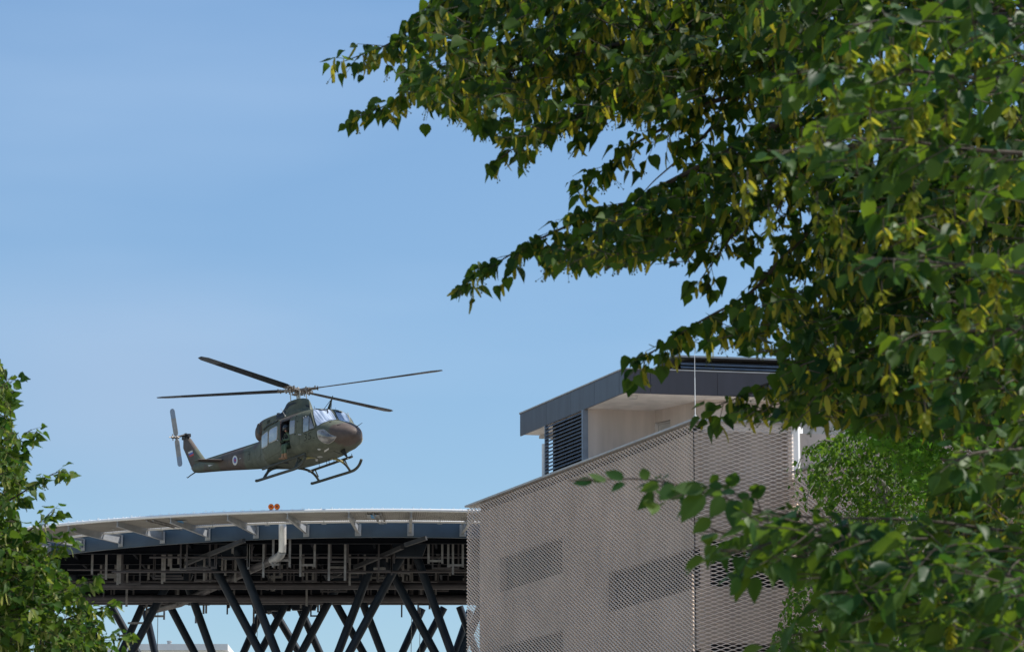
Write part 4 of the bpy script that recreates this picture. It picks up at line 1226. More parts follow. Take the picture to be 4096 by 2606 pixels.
# markings on the tail
def disc(name, cx, cy, rx, ry, m, off, parent=None):
    P = [(cx + rx*math.cos(a), cy + ry*math.sin(a)) for a in (2*math.pi*k/24 for k in range(24))]
    return patch(name, P, m, off=off, bv=BVT, r=0, rings=4, parent=parent)
cx, cy = c6(1245, 1053)
ro = disc('roundel', cx, cy, 10.2, 19.5, M['white_mark'], .004)
disc('roundel_ring', *c6(1246, 1050), 5.6, 12.0, M['blue_mark'], .007); disc('roundel_centre', *c6(1249, 1050), 2.5, 5.6, M['red_mark'], .010)
for i, mm in enumerate(('white_mark', 'blue_mark', 'red_mark')):
    q0 = np.array([345 + i*11.5, 897 + i*31.0]); q1 = q0 + np.array([82, -38])
    dn = np.array([11.5, 31.0])
    patch('flag_stripe', ptsof(c6, [tuple(q0), tuple(q1), tuple(q1 + dn), tuple(q0 + dn)]), M[mm], off=.006, bv=BVT, r=0, rings=4)
patch('tail_arrow', ptsof(c6, [(728, 1140), (822, 1140), (745, 1168)]), M['white_mark'], off=.006, bv=BVT, r=0, rings=3)
for P in ([(1335, 925), (1440, 885), (1520, 880), (1525, 1040)],):
    strip('panel_seam', ptsof(c6, P), .7, M['panel_line'], off=.004, bv=BVT)
for P in ([(1492, 940), (1535, 932)], [(1492, 1045), (1520, 1040)]): strip('hinge', ptsof(c6, P), 2.2, M['hblack'], off=.01, bv=BVT)
strip('stencil', ptsof(c6, [(1328, 1022), (1362, 1012)]), 1.6, M['white_mark'], off=.006, bv=BVT)
# number on the nose side
def text_patch(s, origin, ux, uy, m, name, off=.007, bv=None):
    cu = bpy.data.curves.new('t', 'FONT'); cu.body = s; cu.size = 1; cu.resolution_u = 4; cu.offset = -.012
    to = bpy.data.objects.new('t', cu); COL.objects.link(to)
    bpy.context.view_layer.update()
    me = bpy.data.meshes.new_from_object(to.evaluated_get(bpy.context.evaluated_depsgraph_get()))
    bm = bmesh.new(); bm.from_mesh(me)
    bmesh.ops.triangulate(bm, faces=bm.faces)
    bmesh.ops.subdivide_edges(bm, edges=bm.edges, cuts=2)
    vs = []
    for v in bm.verts:
        q = np.array(origin) + np.array(ux)*v.co.x + np.array(uy)*v.co.y
        h, n_ = hit(*q, bv); vs.append((h + n_*off) if h is not None else Vector((0, 0, 1.4)))
    bm.verts.index_update()
    b = MB(); b.add(vs, [tuple(v.index for v in f.verts) for f in bm.faces]); bm.free()
    bpy.data.objects.remove(to)
    return b.build(name, m, heli)
o4 = np.array(c4(1068, 868)); e4 = np.array(c4(1325, 790))
u_ = (e4 - o4)/1.08
text_patch('35', o4, u_, np.array(c4(1072, 565)) - np.array(c4(1072, 868)), M['panel_line'], 'number')
strip('number', ptsof(c4, [(1338, 770), (1385, 762)]), 3.0, M['panel_line'], off=.006)

# roof aerials, wire cutter, wipers, grab rails, nose probe
b = MB(); p0 = (2.12, .02, 2.44)
b.prism([(2.22, .0, 2.45), (2.02, .0, 2.46), (2.20, .0, 2.66), (2.46, .0, 2.93)], (0, .035, 0))
b.tube([(1.72, .02, 2.49), (2.28, .02, 2.78)], .012, 6); b.tube([(2.30, .02, 2.44), (2.36, .02, 2.78)], .010, 6); b.build('wire_cutter', M['seal'], heli)
b = MB(); b.prism([(3.05, 0, .72), (2.70, 0, .66), (3.02, 0, .42), (3.28, 0, .22)], (0, .03, 0)); b.tube([(2.62, .3, .66), (3.18, .02, .36)], .012, 6); b.tube([(2.62, -.3, .66), (3.18, .02, .36)], .012, 6)
b.build('wire_cutter', M['hblack'], heli)
b = MB(); h0, n0 = hit(*c3(1415, 815)); 
if h0 is not None: b.tube([h0, h0 + Vector((.38, .05, .10))], [.018, .008], 6)
b.build('nose_probe', M['seal'], heli)
b = MB()
for px_, py_, hh in ((1240 + 232/7.66, 1600 + 228/7.66, .12), (1185 + 0, 1637, .0)):
    pass
b.tube([(1.95, -.55, 2.44), (1.93, -.55, 2.58)], .010, 5); b.tube([(1.9, .5, 2.44), (1.9, .5, 2.58)], .006, 5)
b.build('roof_aerial', M['seal'], heli)
b = MB(); b.tube([(.50, -1.02, 2.42), (.12, -.95, 2.80)], .010, 5); b.tube([(.50, -1.02, 2.40), (.50, -1.02, 2.46)], .03, 6); b.build('whip_aerial', M['hframe'], heli)
b = MB(); b.box((-1.62, -.04, 2.84), (-1.50, .04, 2.98)); b.build('beacon', M['hblack'], heli)
def hline(name, f, L, r, m, off=.03, bv=None):
    pts = []
    for i in range(len(L) - 1):
        a, c = np.array(f(*L[i])), np.array(f(*L[i+1]))
        for k in range(5):
            h, n_ = hit(*(a + (c-a)*k/5), bv)
            if h is not None: pts.append(h + n_*off)
    h, n_ = hit(*f(*L[-1]), bv)
    if h is not None: pts.append(h + n_*off)
    if len(pts) > 1:
        b = MB(); b.tube(pts, r, 6); return b.build(name, m, heli, smooth=True)
hline('wiper', c3, [(125, 265), (350, 315), (420, 310), (500, 330)], .016, M['hblack'])
hline('wiper', c3, [(525, 285), (540, 400)], .018, M['hblack'])
hline('wiper', c3, [(790, 350), (880, 365), (975, 385)], .022, M['hblack'])
hline('grab_rail', c3, [(1040, 325), (1075, 350), (1130, 430), (1165, 520), (1185, 620), (1212, 690)], .012, M['hframe'], off=.07)
hline('door_post', c3, [(30, 370), (75, 520), (120, 700), (165, 860)], .030, M['camo'], off=.005)
hline('windshield_post', c3, [(600, 245), (700, 380), (790, 500), (850, 608)], .032, M['camo'], off=.012)
# belly aerials
b = MB()
for x, y, L in ((1.1, .45, .22), (.85, .25, .26), (1.55, .5, .26), (1.35, .4, .28), (2.4, .8, .10)):
    b.tube([(x, y, .62), (x, y, .58 - L)], [.016, .010], 6)
b.build('belly_aerials', M['hblack'], heli)

# ---- landing gear
def bez(P, n=8):
    out = []
    P = [Vector(p) for p in P]
    for i in range(len(P) - 1):
        p0, p1, p2, p3 = P[max(i-1, 0)], P[i], P[i+1], P[min(i+2, len(P)-1)]
        for k in range(n):
            t = k/n; out.append(.5*((2*p1) + (-p0+p2)*t + (2*p0-5*p1+4*p2-p3)*t*t + (-p0+3*p1-3*p2+p3)*t**3))
    out.append(P[-1]); return out
for x, nm in ((1.45, 'front'), (-.85, 'rear')):
    zt = .60 if x > 0 else .58
    b = MB()
    P = bez([(x, -1.32, .12), (x, -1.14, .34), (x, -.88, .50), (x, -.42, zt), (x, .42, zt), (x, .88, .50), (x, 1.14, .34), (x, 1.32, .12)], 6)
    b.tube(P, .052, 10)
    b.m = [1 if (.36 < abs(P[min(k//10, len(P)-1)].y) < 1.0) and x > 0 else 0 for k in range(len(b.f))]
    b.build('cross_tube', [M['skid'], M['skid_yellow']], heli, smooth=True)
for sy in (-1, 1):
    zz = .08
    b = MB()
    b.tube(bez([(-1.42, sy*1.34, zz + .02), (-1.2, sy*1.34, zz), (.3, sy*1.34, zz), (1.45, sy*1.34, zz), (1.85, sy*1.34, zz + .05), (2.12, sy*1.34, zz + .18), (2.28, sy*1.34, zz + .36)], 4), .058, 12)
    sk_ = b.build('skid_tube', M['skid'], heli, smooth=True)
    b = MB()
    b.tube(bez([(-1.15, sy*1.12, .55), (-.95, sy*1.12, .55), (1.95, sy*1.12, .60)], 4), .050, 10)
    for x in (-.78, 1.42): b.bar((x, sy*1.12, .55), (x + .02, sy*1.25, .24), .04, .04); b.bar((x, sy*1.12, .55), (x, sy*1.0, .46), .05, .05)
    b.build('boarding_step', M['skid'], heli, smooth=True)
b = MB()   # fairing struts at the rear near cross tube
b.prism([(-.95, -1.30, .14), (-.80, -1.30, .14), (-.74, -1.02, .52), (-1.0, -1.02, .52)], (0, .05, 0)); b.build('gear_plate', M['skid'], heli)

# ------------------------------------------------------------------ the person in the doorway
def skin_mesh(name, verts, edges, radii, m, root=0, sub=2):
    me = bpy.data.meshes.new(name); me.from_pydata([Vector(v) for v in verts], edges, [])
    o = bpy.data.objects.new(name, me); COL.objects.link(o)
    o.modifiers.new('skin', 'SKIN')
    for i, r in enumerate(radii):
        me.skin_vertices[0].data[i].radius = (r, r) if not isinstance(r, tuple) else r
    me.skin_vertices[0].data[root].use_root = True
    s = o.modifiers.new('sub', 'SUBSURF'); s.levels = sub; s.render_levels = sub
    bpy.context.view_layer.update()
    me2 = bpy.data.meshes.new_from_object(o.evaluated_get(bpy.context.evaluated_depsgraph_get()))
    me2.name = name; me2.materials.clear(); me2.materials.append(m)
    me2.polygons.foreach_set('use_smooth', [True]*len(me2.polygons))
    o.modifiers.clear(); o.data = me2
    return o
M['flight_suit'] = mat('flight_suit', (.095, .14, .085), .85, noise=(9, .35), bump=(18, .6))
M['vest'] = mat('vest', (.028, .034, .028), .8, noise=(12, .4))
M['skin'] = mat('skin', (.42, .20, .13), .55, noise=(12, .12))
M['helmet'] = mat('helmet', (.040, .045, .045), .42, noise=(7, .2))
M['boot'] = mat('boot', (.36, .20, .10), .7, noise=(12, .3))
M['glove'] = mat('glove', (.050, .070, .045), .8)
M['visor'] = mat('visor', (.01, .01, .012), .1, spec=.9)
pr = empty('person', None, 'helmeted crew member in green flight suit and tan boots sitting in the helicopter doorway', 'person', rot=HM @ Matrix.Translation((.66, -1.10, 1.10)))
O = Vector((.66, -1.10, 1.10))
# joints in helicopter space, relative to O; the figure faces outwards (-y) and a little forward, leaning over the lap
J = {'pelvis': (.68, -.98, 1.18), 'belly': (.64, -.97, 1.33), 'chest': (.62, -1.02, 1.52), 'neck': (.66, -1.08, 1.68), 'head0': (.69, -1.12, 1.78), 'head1': (.70, -1.13, 1.88),
     'shR': (.44, -1.04, 1.62), 'elR': (.44, -1.20, 1.37), 'wrR': (.66, -1.36, 1.33), 'shL': (.84, -1.02, 1.60), 'elL': (.93, -1.16, 1.38), 'wrL': (.76, -1.38, 1.36),
     'hipR': (.60, -1.00, 1.15), 'knR': (.80, -1.42, 1.14), 'anR': (.78, -1.42, .74), 'hipL': (.78, -1.00, 1.15), 'knL': (.95, -1.40, 1.14), 'anL': (.93, -1.40, .74)}
names = list(J); vv = [Vector(J[k]) - O for k in names]
E_ = [('pelvis','belly'),('belly','chest'),('chest','neck'),('neck','head0'),('head0','head1'),('chest','shR'),('shR','elR'),('elR','wrR'),('chest','shL'),('shL','elL'),('elL','wrL'),
      ('pelvis','hipR'),('hipR','knR'),('knR','anR'),('pelvis','hipL'),('hipL','knL'),('knL','anL')]
rad = {'pelvis': .15, 'belly': .135, 'chest': .155, 'neck': .062, 'head0': .075, 'head1': .085, 'shR': .082, 'elR': .060, 'wrR': .042, 'shL': .082, 'elL': .060, 'wrL': .042,
       'hipR': .11, 'knR': .085, 'anR': .055, 'hipL': .11, 'knL': .085, 'anL': .055}
bo = skin_mesh('body', vv, [(names.index(a), names.index(c)) for a, c in E_], [rad[k] for k in names], M['flight_suit']); bo.parent = pr
def hand(wr, d, side, m, parent):
    d = Vector(d).normalized(); s = Vector((0, 0, 1)).cross(d).normalized()*side; u = d.cross(s)
    V = [wr, wr + d*.05]; R = [.026, .034]; E2 = [(0, 1)]
    for k, (o_, L) in enumerate(((-.030, .062), (-.010, .072), (.011, .068), (.030, .052))):
        i = len(V); V += [wr + d*.085 + s*o_, wr + d*(.085 + L*.55) + s*o_*1.1 - Vector((0,0,.012)), wr + d*(.085 + L*.8) + s*o_*1.1 - Vector((0,0,.042))]
        R += [.010, .009, .008]; E2 += [(1, i), (i, i+1), (i+1, i+2)]
    i = len(V); V += [wr + d*.045 - s*.040, wr + d*.08 - s*.055 - Vector((0,0,.02))]; R += [.011, .009]; E2 += [(1, i), (i, i+1)]
    o = skin_mesh('hand', V, E2, R, m, sub=1); o.parent = parent; return o
hand(Vector(J['wrR']) - O, (.8, -.2, -.15), 1, M['glove'], pr)
hand(Vector(J['wrL']) - O, (-.8, -.15, -.2), -1, M['glove'], pr)
b = MB()   # head with face, looking down and forward
hc = Vector((.72, -1.15, 1.83)) - O
fd = Vector((.62, -.72, -.42)).normalized(); sd = Vector((0, 0, 1)).cross(fd).normalized(); ud = fd.cross(sd)
b.ball(hc, .095, 18, 12, sc=(1, 1, 1.2))
b.ball(hc + fd*.085 - ud*.055, .038, 10, 7)                         # chin
b.ball(hc + fd*.105 - ud*.008, .017, 8, 6, sc=(1, 1, 1.5))          # nose
for s_ in (-1, 1):
    b.ball(hc + fd*.088 + sd*s_*.034 + ud*.022, .013, 8, 6); b.ball(hc + sd*s_*.095, .028, 8, 6, sc=(.6, .6, 1.2))
b.bar(hc + fd*.105 + sd*.022 - ud*.038, hc + fd*.105 - sd*.022 - ud*.038, .010, .008)
b.build('head', M['skin'], pr, smooth=True)
b = MB(); b.ball(hc - fd*.022 + ud*.048, .142, 22, 14, sc=(1, 1, .98)); hm = b.build('helmet', M['helmet'], pr, smooth=True)
b = MB(); b.ball(hc + fd*.040 + ud*.060, .105, 16, 10, sc=(1, 1, .62)); b.build('visor', M['visor'], hm, smooth=True)
b = MB()
for s_ in (-1, 1): b.ball(hc - fd*.01 + sd*s_*.118 - ud*.02, .05, 12, 8)
b.tube([hc + sd*.12 - ud*.03, hc + fd*.10 + sd*.06 - ud*.06, hc + fd*.125 - ud*.055], .008, 6); b.build('headset', M['hblack'], hm, smooth=True)
b = MB()
cst = Vector(J['chest']) - O; bl = Vector(J['belly']) - O
b.loft([[c_ + Vector((rx*math.cos(a), ry*math.sin(a), 0)) for a in (2*math.pi*k/20 for k in range(20))] for c_, rx, ry in ((bl + Vector((0, 0, -.08)), .165, .15), (bl + Vector((0, -.01, .04)), .175, .165), (cst + Vector((0, 0, -.02)), .185, .175), (cst + Vector((0, 0, .10)), .15, .14), (cst + Vector((.02, -.02, .145)), .085, .08))])
for dx in (-.08, .06): b.box((cst.x + dx - .045, cst.y - .215, cst.z - .12), (cst.x + dx + .045, cst.y - .15, cst.z + .0))
b.build('vest', M['vest'], pr, smooth=True)
for k_ in ('R', 'L'):
    an = Vector(J['an' + k_]) - O
    b = MB(); b.tube([an + Vector((0, 0, .06)), an + Vector((0, 0, -.05)), an + Vector((0, -.01, -.10))], [.060, .058, .058], 14)
    b.loft([[an + Vector((dx*.92 + .0, dy, 0)) + Vector((0, 0, dz_)) for dx, dy in ((-.042, .06), (.042, .06), (.050, -.05), (.046, -.15), (.022, -.20), (-.022, -.20), (-.046, -.15), (-.050, -.05))] for dz_ in (-.155, -.125)])
    b.loft([[an + Vector((dx*s_, dy*s_ - .0, dz_ + tz*(-dy))) for dx, dy in ((-.042, .055), (.042, .055), (.048, -.05), (.044, -.145), (.020, -.19), (-.020, -.19), (-.044, -.145), (-.048, -.05))] for dz_, s_, tz in ((-.125, 1.0, 0), (-.085, .97, -.10), (-.055, .80, -.22))])
    b.build('boot', M['boot'], pr, smooth=True)
# ------------------------------------------------------------------ trees
def tpl(outline, mid, fold, droop, wave=0.0):
    """leaf blade from half an outline: two rows of faces either side of the midrib"""
    n = len(outline)
    V = [(0, y, 0) for y in mid]
    V = [(0, y, -droop*y*y) for y in mid]
    for sgn in (-1, 1):
        V += [(sgn*x, y, fold*x - droop*y*y + wave*math.sin(9*y + sgn)) for x, y in outline]
    k = len(mid); F = []
    for si in (0, 1):
        o = k + si*n
        for i in range(n - 1):
            a = min(i, k-2)
            q = (mid_i(i, n, k), mid_i(i+1, n, k), o+i+1, o+i)
            if q[0] == q[1]: q = (q[0], q[2], q[3])
            F.append(q if si else tuple(reversed(q)))
        F.append((0, o, mid_i(0, n, k)) if mid_i(0, n, k) != 0 else None)
    return np.array(V, float), [f for f in F if f]
def mid_i(i, n, k): return min(k-1, int(round(i*(k-1)/(n-1))))
LEAF_HEART = [tpl([(.20, -.05), (.40, .08), (.47, .30), (.36, .56), (.16, .80), (.0, 1.08)], [0, .3, .6, 1.08], f_, d_, .03) for f_, d_ in ((.15, .10), (.35, .22), (.55, .05), (.9, .30), (.25, -.18))]
LEAF_OVAL = [tpl([(.14, .03), (.29, .22), (.33, .45), (.25, .70), (.11, .90), (.0, 1.06)], [0, .3, .65, 1.06], f_, d_, .02) for f_, d_ in ((.2, .12), (.45, .28), (.1, .05), (.85, .35), (.3, -.15))]
LEAF_SMALL = [tpl([(.30, .10), (.38, .35), (.18, .72), (.0, 1.0)], [0, .4, 1.0], f_, .15) for f_ in (.2, .5)]
mp_ = [(.06, .02), (.30, -.10), (.26, .10), (.55, .22), (.36, .32), (.40, .60), (.18, .50), (.0, 1.0)]
LEAF_MAPLE = [tpl(mp_, [0, .15, .4, 1.0], f_, .15) for f_ in (.15, .4)]
BRACT = [tpl([(.06, .05), (.13, .30), (.13, .65), (.07, .92), (.0, 1.0)], [0, .35, .7, 1.0], .4, d_) for d_ in (.25, -.3, .1)]

class Leaves:
    def __init__(self, rng): self.V, self.F, self.n, self.rng = [], [], 0, rng
    def add(self, temps, pos, axis, normal, size):
        pos = np.asarray(pos); N = len(pos)
        if N == 0: return
        axis = axis/np.linalg.norm(axis, axis=1)[:, None]
        side = np.cross(axis, normal); side /= np.linalg.norm(side, axis=1)[:, None] + 1e-9
        nor = np.cross(side, axis)
        pick = self.rng.integers(0, len(temps), N)
        for t, (TV, TF) in enumerate(temps):
            m = pick == t
            if not m.any(): continue
            k = int(m.sum())
            W = pos[m][:, None, :] + size[m][:, None, None]*(TV[None, :, 0:1]*side[m][:, None, :] + TV[None, :, 1:2]*axis[m][:, None, :] + TV[None, :, 2:3]*nor[m][:, None, :])
            self.V.append(W.reshape(-1, 3))
            for q in TF:
                self.F.append((np.arange(k)[:, None]*len(TV) + np.array(q)[None, :] + self.n))
            self.n += k*len(TV)
    def build(self, name, m, parent, kind=None):
        if not self.V: return None
        V = np.concatenate(self.V); L = parent.location
        V = V - np.array([L.x, L.y, L.z])
        loops = np.concatenate([f.ravel() for f in self.F]); ln = np.concatenate([np.full(len(f), f.shape[1]) for f in self.F])
        me = bpy.data.meshes.new(name)
        me.vertices.add(len(V)); me.vertices.foreach_set('co', V.ravel())
        me.loops.add(len(loops)); me.loops.foreach_set('vertex_index', loops.astype(np.int32))
        me.polygons.add(len(ln)); me.polygons.foreach_set('loop_start', np.concatenate([[0], np.cumsum(ln)[:-1]]).astype(np.int32))
        me.polygons.foreach_set('use_smooth', [True]*len(ln))
        me.materials.append(m); me.update(); me.validate()
        o = bpy.data.objects.new(name, me); COL.objects.link(o); o.parent = parent
        if kind: o['kind'] = kind
        return o

def inpoly(P, x, y):
    c = False; j = len(P) - 1
    for i in range(len(P)):
        if (P[i][1] > y) != (P[j][1] > y) and x < (P[j][0]-P[i][0])*(y-P[i][1])/(P[j][1]-P[i][1] + 1e-12) + P[i][0]: c = not c
        j = i
    return c
def to_px(p):
    x, y, z = p[0], p[1], p[2] - CAMZ
    d = y*CT + z*ST
    return 2048 + FPX*x/d, 1303 - FPX*(-y*ST + z*CT)/d

class Tree:
    def __init__(self, name, label, base, leaf, temps, size, seed, bracts=0, fruit=0, cat='tree', leafmat='linden_leaf', bark='bark', bract_mat='bract', down=.65, spacing=.75, hang=.35):
        self.root = empty(name, base, label, cat); self.base = Vector(base)
        self.rng = np.random.default_rng(seed); self.temps = temps; self.size = size
        self.L = Leaves(self.rng); self.B = Leaves(self.rng); self.K = Leaves(self.rng)
        self.tw = WB(); self.fr = WB(); self.leafmat, self.bark, self.bract_mat = leafmat, bark, bract_mat
        self.bracts, self.fruit, self.down, self.spacing, self.hang = bracts, fruit, down, spacing, hang
    def twig(self, p, d, length, thick=.003, mask=None, shoot=True, dens=1.0):
        """a leafy shoot from p along d"""
        g = self.rng; p = np.array(p, float); d = np.array(d, float); d /= np.linalg.norm(d)
        step = self.size*self.spacing/dens; n = max(2, int(length/step))
        pts = [p.copy()]; P, A, Nn, S = [], [], [], []
        sd = np.cross(d, [0, 0, 1.0]); sd /= np.linalg.norm(sd) + 1e-9
        for i in range(n):
            d = d + np.array([0, 0, -self.hang*.12]) + g.normal(0, .09, 3); d /= np.linalg.norm(d)
            p = p + d*step
            if mask is not None and not mask(p): break
            pts.append(p.copy())
            sg = 1 if i % 2 else -1
            for rep in range(1 if g.random() < .65 else 2):
                sg2 = sg if rep == 0 else -sg
                ax = d*.45 + sd*sg2*g.uniform(.3, 1.0) + np.array([0, 0, -self.down])*g.uniform(.4, 1.3) + g.normal(0, .28, 3)
                if i == n-1 and rep == 0: ax = d*1.0 + np.array([0, 0, -self.down*.8]) + g.normal(0, .15, 3)
                nn = np.array([0, -.25, 1.0]) + g.normal(0, .45, 3) + sd*sg2*.5
                s = self.size*g.choice([.5, .7, .85, 1, 1.1, 1.25])*g.uniform(.9, 1.1)*(1 if i < n-1 else .85)
                q = p + ax/np.linalg.norm(ax)*s*.25
                if mask is not None and not mask(q + ax/np.linalg.norm(ax)*s*.6): continue
                P.append(q); A.append(ax); Nn.append(nn); S.append(s)
            if self.bracts and g.random() < self.bracts and (mask is None or mask(p - np.array([0, 0, .04]))):
                q = p; ax = np.array([0, 0, -1.0]) + g.normal(0, .33, 3) ; s = g.uniform(.065, .115)*(self.size/.08)**.5
                self.B.add(BRACT, [q], np.array([ax]), np.array([g.normal(0, 1, 3)]), np.array([s*1.0]))
                if self.fruit and g.random() < self.fruit:
                    e0 = q + ax/np.linalg.norm(ax)*s*.5
                    c = e0 + np.array([g.normal(0, .02), g.normal(0, .02), -.045])
                    for _ in range(int(g.integers(2, 5))):
                        f_ = c + g.normal(0, .013, 3)
                        self.fr.tube([tuple(e0), tuple(f_)], .0012, 3, cap=False); self.fr.ball(tuple(f_), .0050, 5, 4)
        if P: self.L.add(self.temps, np.array(P), np.array(A), np.array(Nn), np.array(S))
        if len(pts) > 1: self.tw.tube([tuple(q) for q in pts], [thick*(1 - .7*i/len(pts)) for i in range(len(pts))], 4, cap=False)
    def guide(self, G, Y0, Y1, r0=.004, r1=.03, reach=.35, dens=1.0, mask=None, bare=0, name=None, trim=.45):
        """branch seen along G (tip first); leafy side shoots lengthen towards the root"""
        g = self.rng; n = len(G)
        G = [(G[0][0] + (G[1][0]-G[0][0])*trim, G[0][1] + (G[1][1]-G[0][1])*trim)] + list(G[1:])
        L = np.cumsum([0] + [math.hypot(G[i+1][0]-G[i][0], G[i+1][1]-G[i][1]) for i in range(n-1)]); L /= L[-1]
        pts = [np.array(at(G[i][0], G[i][1], Y0 + (Y1-Y0)*L[i])) for i in range(n)]
        dense = []
        for i in range(n-1):
            p0, p1, p2, p3 = pts[max(i-1, 0)], pts[i], pts[i+1], pts[min(i+2, n-1)]
            for k in range(6):
                t = k/6; dense.append(.5*((2*p1) + (-p0+p2)*t + (2*p0-5*p1+4*p2-p3)*t*t + (-p0+3*p1-3*p2+p3)*t**3))
        dense.append(pts[-1])
        w_ = WB()
        seg = np.cumsum([0] + [np.linalg.norm(dense[i+1]-dense[i]) for i in range(len(dense)-1)]); tot = seg[-1]
        w_.tube([tuple(q) for q in dense], [r0 + (r1-r0)*(s/tot)**1.2 for s in seg], 7)
        w_.build('limb' if r1 > .02 else 'branch', M[self.bark], self.root, smooth=True)
        # tip leaves
        d = dense[1]-dense[3]
        if bare < .2 or name: self.twig(dense[3], d, self.size*1.3, .002, mask)
        s = self.size*.5
        step = self.size*.55/dens
        while s < tot:
            if s > bare:
                i = int(np.searchsorted(seg, s)) ; i = min(max(i, 1), len(seg)-1)
                f = (s-seg[i-1])/(seg[i]-seg[i-1] + 1e-9); p = dense[i-1] + (dense[i]-dense[i-1])*f
                t = dense[i-1]-dense[i]; t /= np.linalg.norm(t)
                u = g.normal(0, 1, 3); u -= t*u.dot(t); u /= np.linalg.norm(u); u[2] *= .35
                ln = min(reach, self.size*.8 + (s)*.55)*g.uniform(.45, 1.1)
                self.twig(p, t*g.uniform(.3, 1.0) + u*.9 + np.array([0, 0, -.20]), ln, .0025, mask)
            s += step*g.uniform(.6, 1.4)
        return dense[-1]
    def fill(self, P, Y0, Y1, count, length=.35, dens=1.0, dirx=-.8, soft=0, sub=None, masked=True):
        g = self.rng; xs = [p[0] for p in P]; ys = [p[1] for p in P]; k = 0; tries = 0
        mask = (lambda q: inpoly(P, *to_px(q))) if masked else None
        while k < count and tries < count*30:
            tries += 1
            x, y = g.uniform(min(xs), max(xs)), g.uniform(min(ys), max(ys))
            if not inpoly(P, x, y): continue
            Y = g.uniform(Y0, Y1)
            d = np.array([dirx + g.normal(0, .5), g.normal(0, .55), g.normal(.0, .35)])
            p = np.array(at(x, y, Y)); 
            self.twig(p, d, length*g.uniform(.5, 1.3), .003, mask, dens=dens)
            k += 1
    def catkin(self, p, L=.10, n=16):
        """hanging cluster of leafy bracts round a stalk"""
        g = self.rng; p = np.array(p, float)
        P, A, N_, S = [], [], [], []
        for i in range(n):
            f = i/n; a = i*2.4 + g.uniform(-.3, .3)
            o = np.array([math.cos(a), math.sin(a), 0])
            P.append(p + np.array([0, 0, -L*f]) + o*.003); A.append(o*.75 + np.array([0, 0, -.75 - f*.5]) + g.normal(0, .12, 3)); N_.append(o*.6 + np.array([0, 0, 1])); S.append(.042*(1 - .35*f)*g.uniform(.8, 1.15))
        BR = [(T[0]*np.array([1.9, 1, 1]), T[1]) for T in BRACT]
        self.K.add(BR, np.array(P), np.array(A), np.array(N_), np.array(S))
        self.tw.tube([tuple(p + np.array([0, 0, .03])), tuple(p + np.array([0, 0, -L]))], .0018, 4, cap=False)
    def trunk(self, top, r, lean=(0, 0)):
        b = WB(); B = self.base; T = Vector(top); n = 10
        pts = [B + (T-B)*(i/n) + Vector((math.sin(i*1.3)*.05, math.cos(i*1.7)*.05, 0)) for i in range(n+1)]
        b.tube(pts, [r*(1.35 if i == 0 else 1.05 - .93*i/n) for i in range(n+1)], 14)
        b.build('trunk', M[self.bark], self.root, smooth=True); self.tp = pts
    def link(self, ends, r=.05):
        for e in ends:
            e = Vector(e); best = min(self.tp, key=lambda q: (q - (e - Vector((0, 0, .6)))).length)
            b = WB(); mid = (best + e)/2 + Vector((0, 0, .12))
            b.tube([best, best.lerp(mid, .5) + Vector((0, 0, -.03)), mid, mid.lerp(e, .5), e], [r*1.3, r*1.1, r*.9, r*.7, r*.5], 8)
            b.build('limb', M[self.bark], self.root, smooth=True)
    def finish(self):
        self.L.build('crown', M[self.leafmat], self.root)
        if self.B.V: self.B.build('bracts', M[self.bract_mat], self.root, kind='stuff')
        if self.K.V: self.K.build('seed_clusters', M['catkin'], self.root, kind='stuff')
        if self.fr.v: self.fr.build('fruit', M['fruit'], self.root)['kind'] = 'stuff'
        if self.tw.v: self.tw.build('twigs', M['twig'], self.root)['kind'] = 'stuff'

# --- big linden on the right, branches reaching left over the street
T1 = Tree('linden_tree', 'large linden tree with heart shaped leaves and yellow bracts reaching across the top', (3.7, 17.5, 0), 'heart', LEAF_HEART, .080, 11, bracts=.60, fruit=.5, leafmat='linden_leaf', hang=.28)
T1.trunk((3.3, 17.2, 11), .26)
ends = []
for G, a, c, rr, reach in (
    ([(1332,262),(1440,222),(1550,178),(1640,110),(1740,40),(1900,-60),(2300,-200),(3000,-350),(4000,-300)], 19.6, 18.5, .035, .34),
    ([(1372,490),(1500,440),(1640,385),(1850,330),(2100,270),(2500,170),(3000,60),(3700,0),(4500,150)], 19.2, 18, .035, .36),
    ([(1964,664),(2060,590),(2180,520),(2350,440),(2500,370),(2800,250),(3300,180)], 18.6, 17.8, .02, .30),
    ([(2300,780),(2400,690),(2500,600),(2640,520),(2820,420),(3100,330)], 18.9, 18, .02, .24),
    ([(1818,1160),(1950,1075),(2100,985),(2300,890),(2500,815),(2750,690),(3000,560),(3300,450),(4200,500)], 18.2, 17.2, .035, .32),
    ([(2518,1500),(2620,1400),(2800,1285),(3000,1170),(3150,1010),(3300,870),(3500,750),(4300,800)], 17.6, 17.0, .03, .30),
    ([(2792,1650),(2950,1590),(3150,1500),(3400,1420),(3700,1350),(4400,1300)], 16.8, 16.6, .02, .13),
    ([(2545,800),(2620,720),(2700,650),(2800,560),(2900,450),(3000,350),(3200,200),(3700,80)], 18.8, 18, .035, .10),
    ([(1800,330),(1950,250),(2150,170),(2500,90),(3000,-50)], 19.6, 18.6, .02, .40),
    ([(1750,60),(1950,20),(2200,-20),(2600,-120)], 19.3, 18.8, .02, .40),
    ([(2780,1145),(2830,1080),(2880,1010),(2960,900),(3060,780)], 18.0, 17.6, .012, .16),
    ([(2990,1000),(3080,900),(3150,760),(3250,640),(3500,560)], 17.9, 17.3, .02, .26)):
    e = T1.guide(G, a, c, .003, rr, reach, dens=1.2, bare=.35 if reach == .10 else 0)
    if G[-1][0] > 3600: ends.append(e)
T1.link(ends)
T1.hang = .5
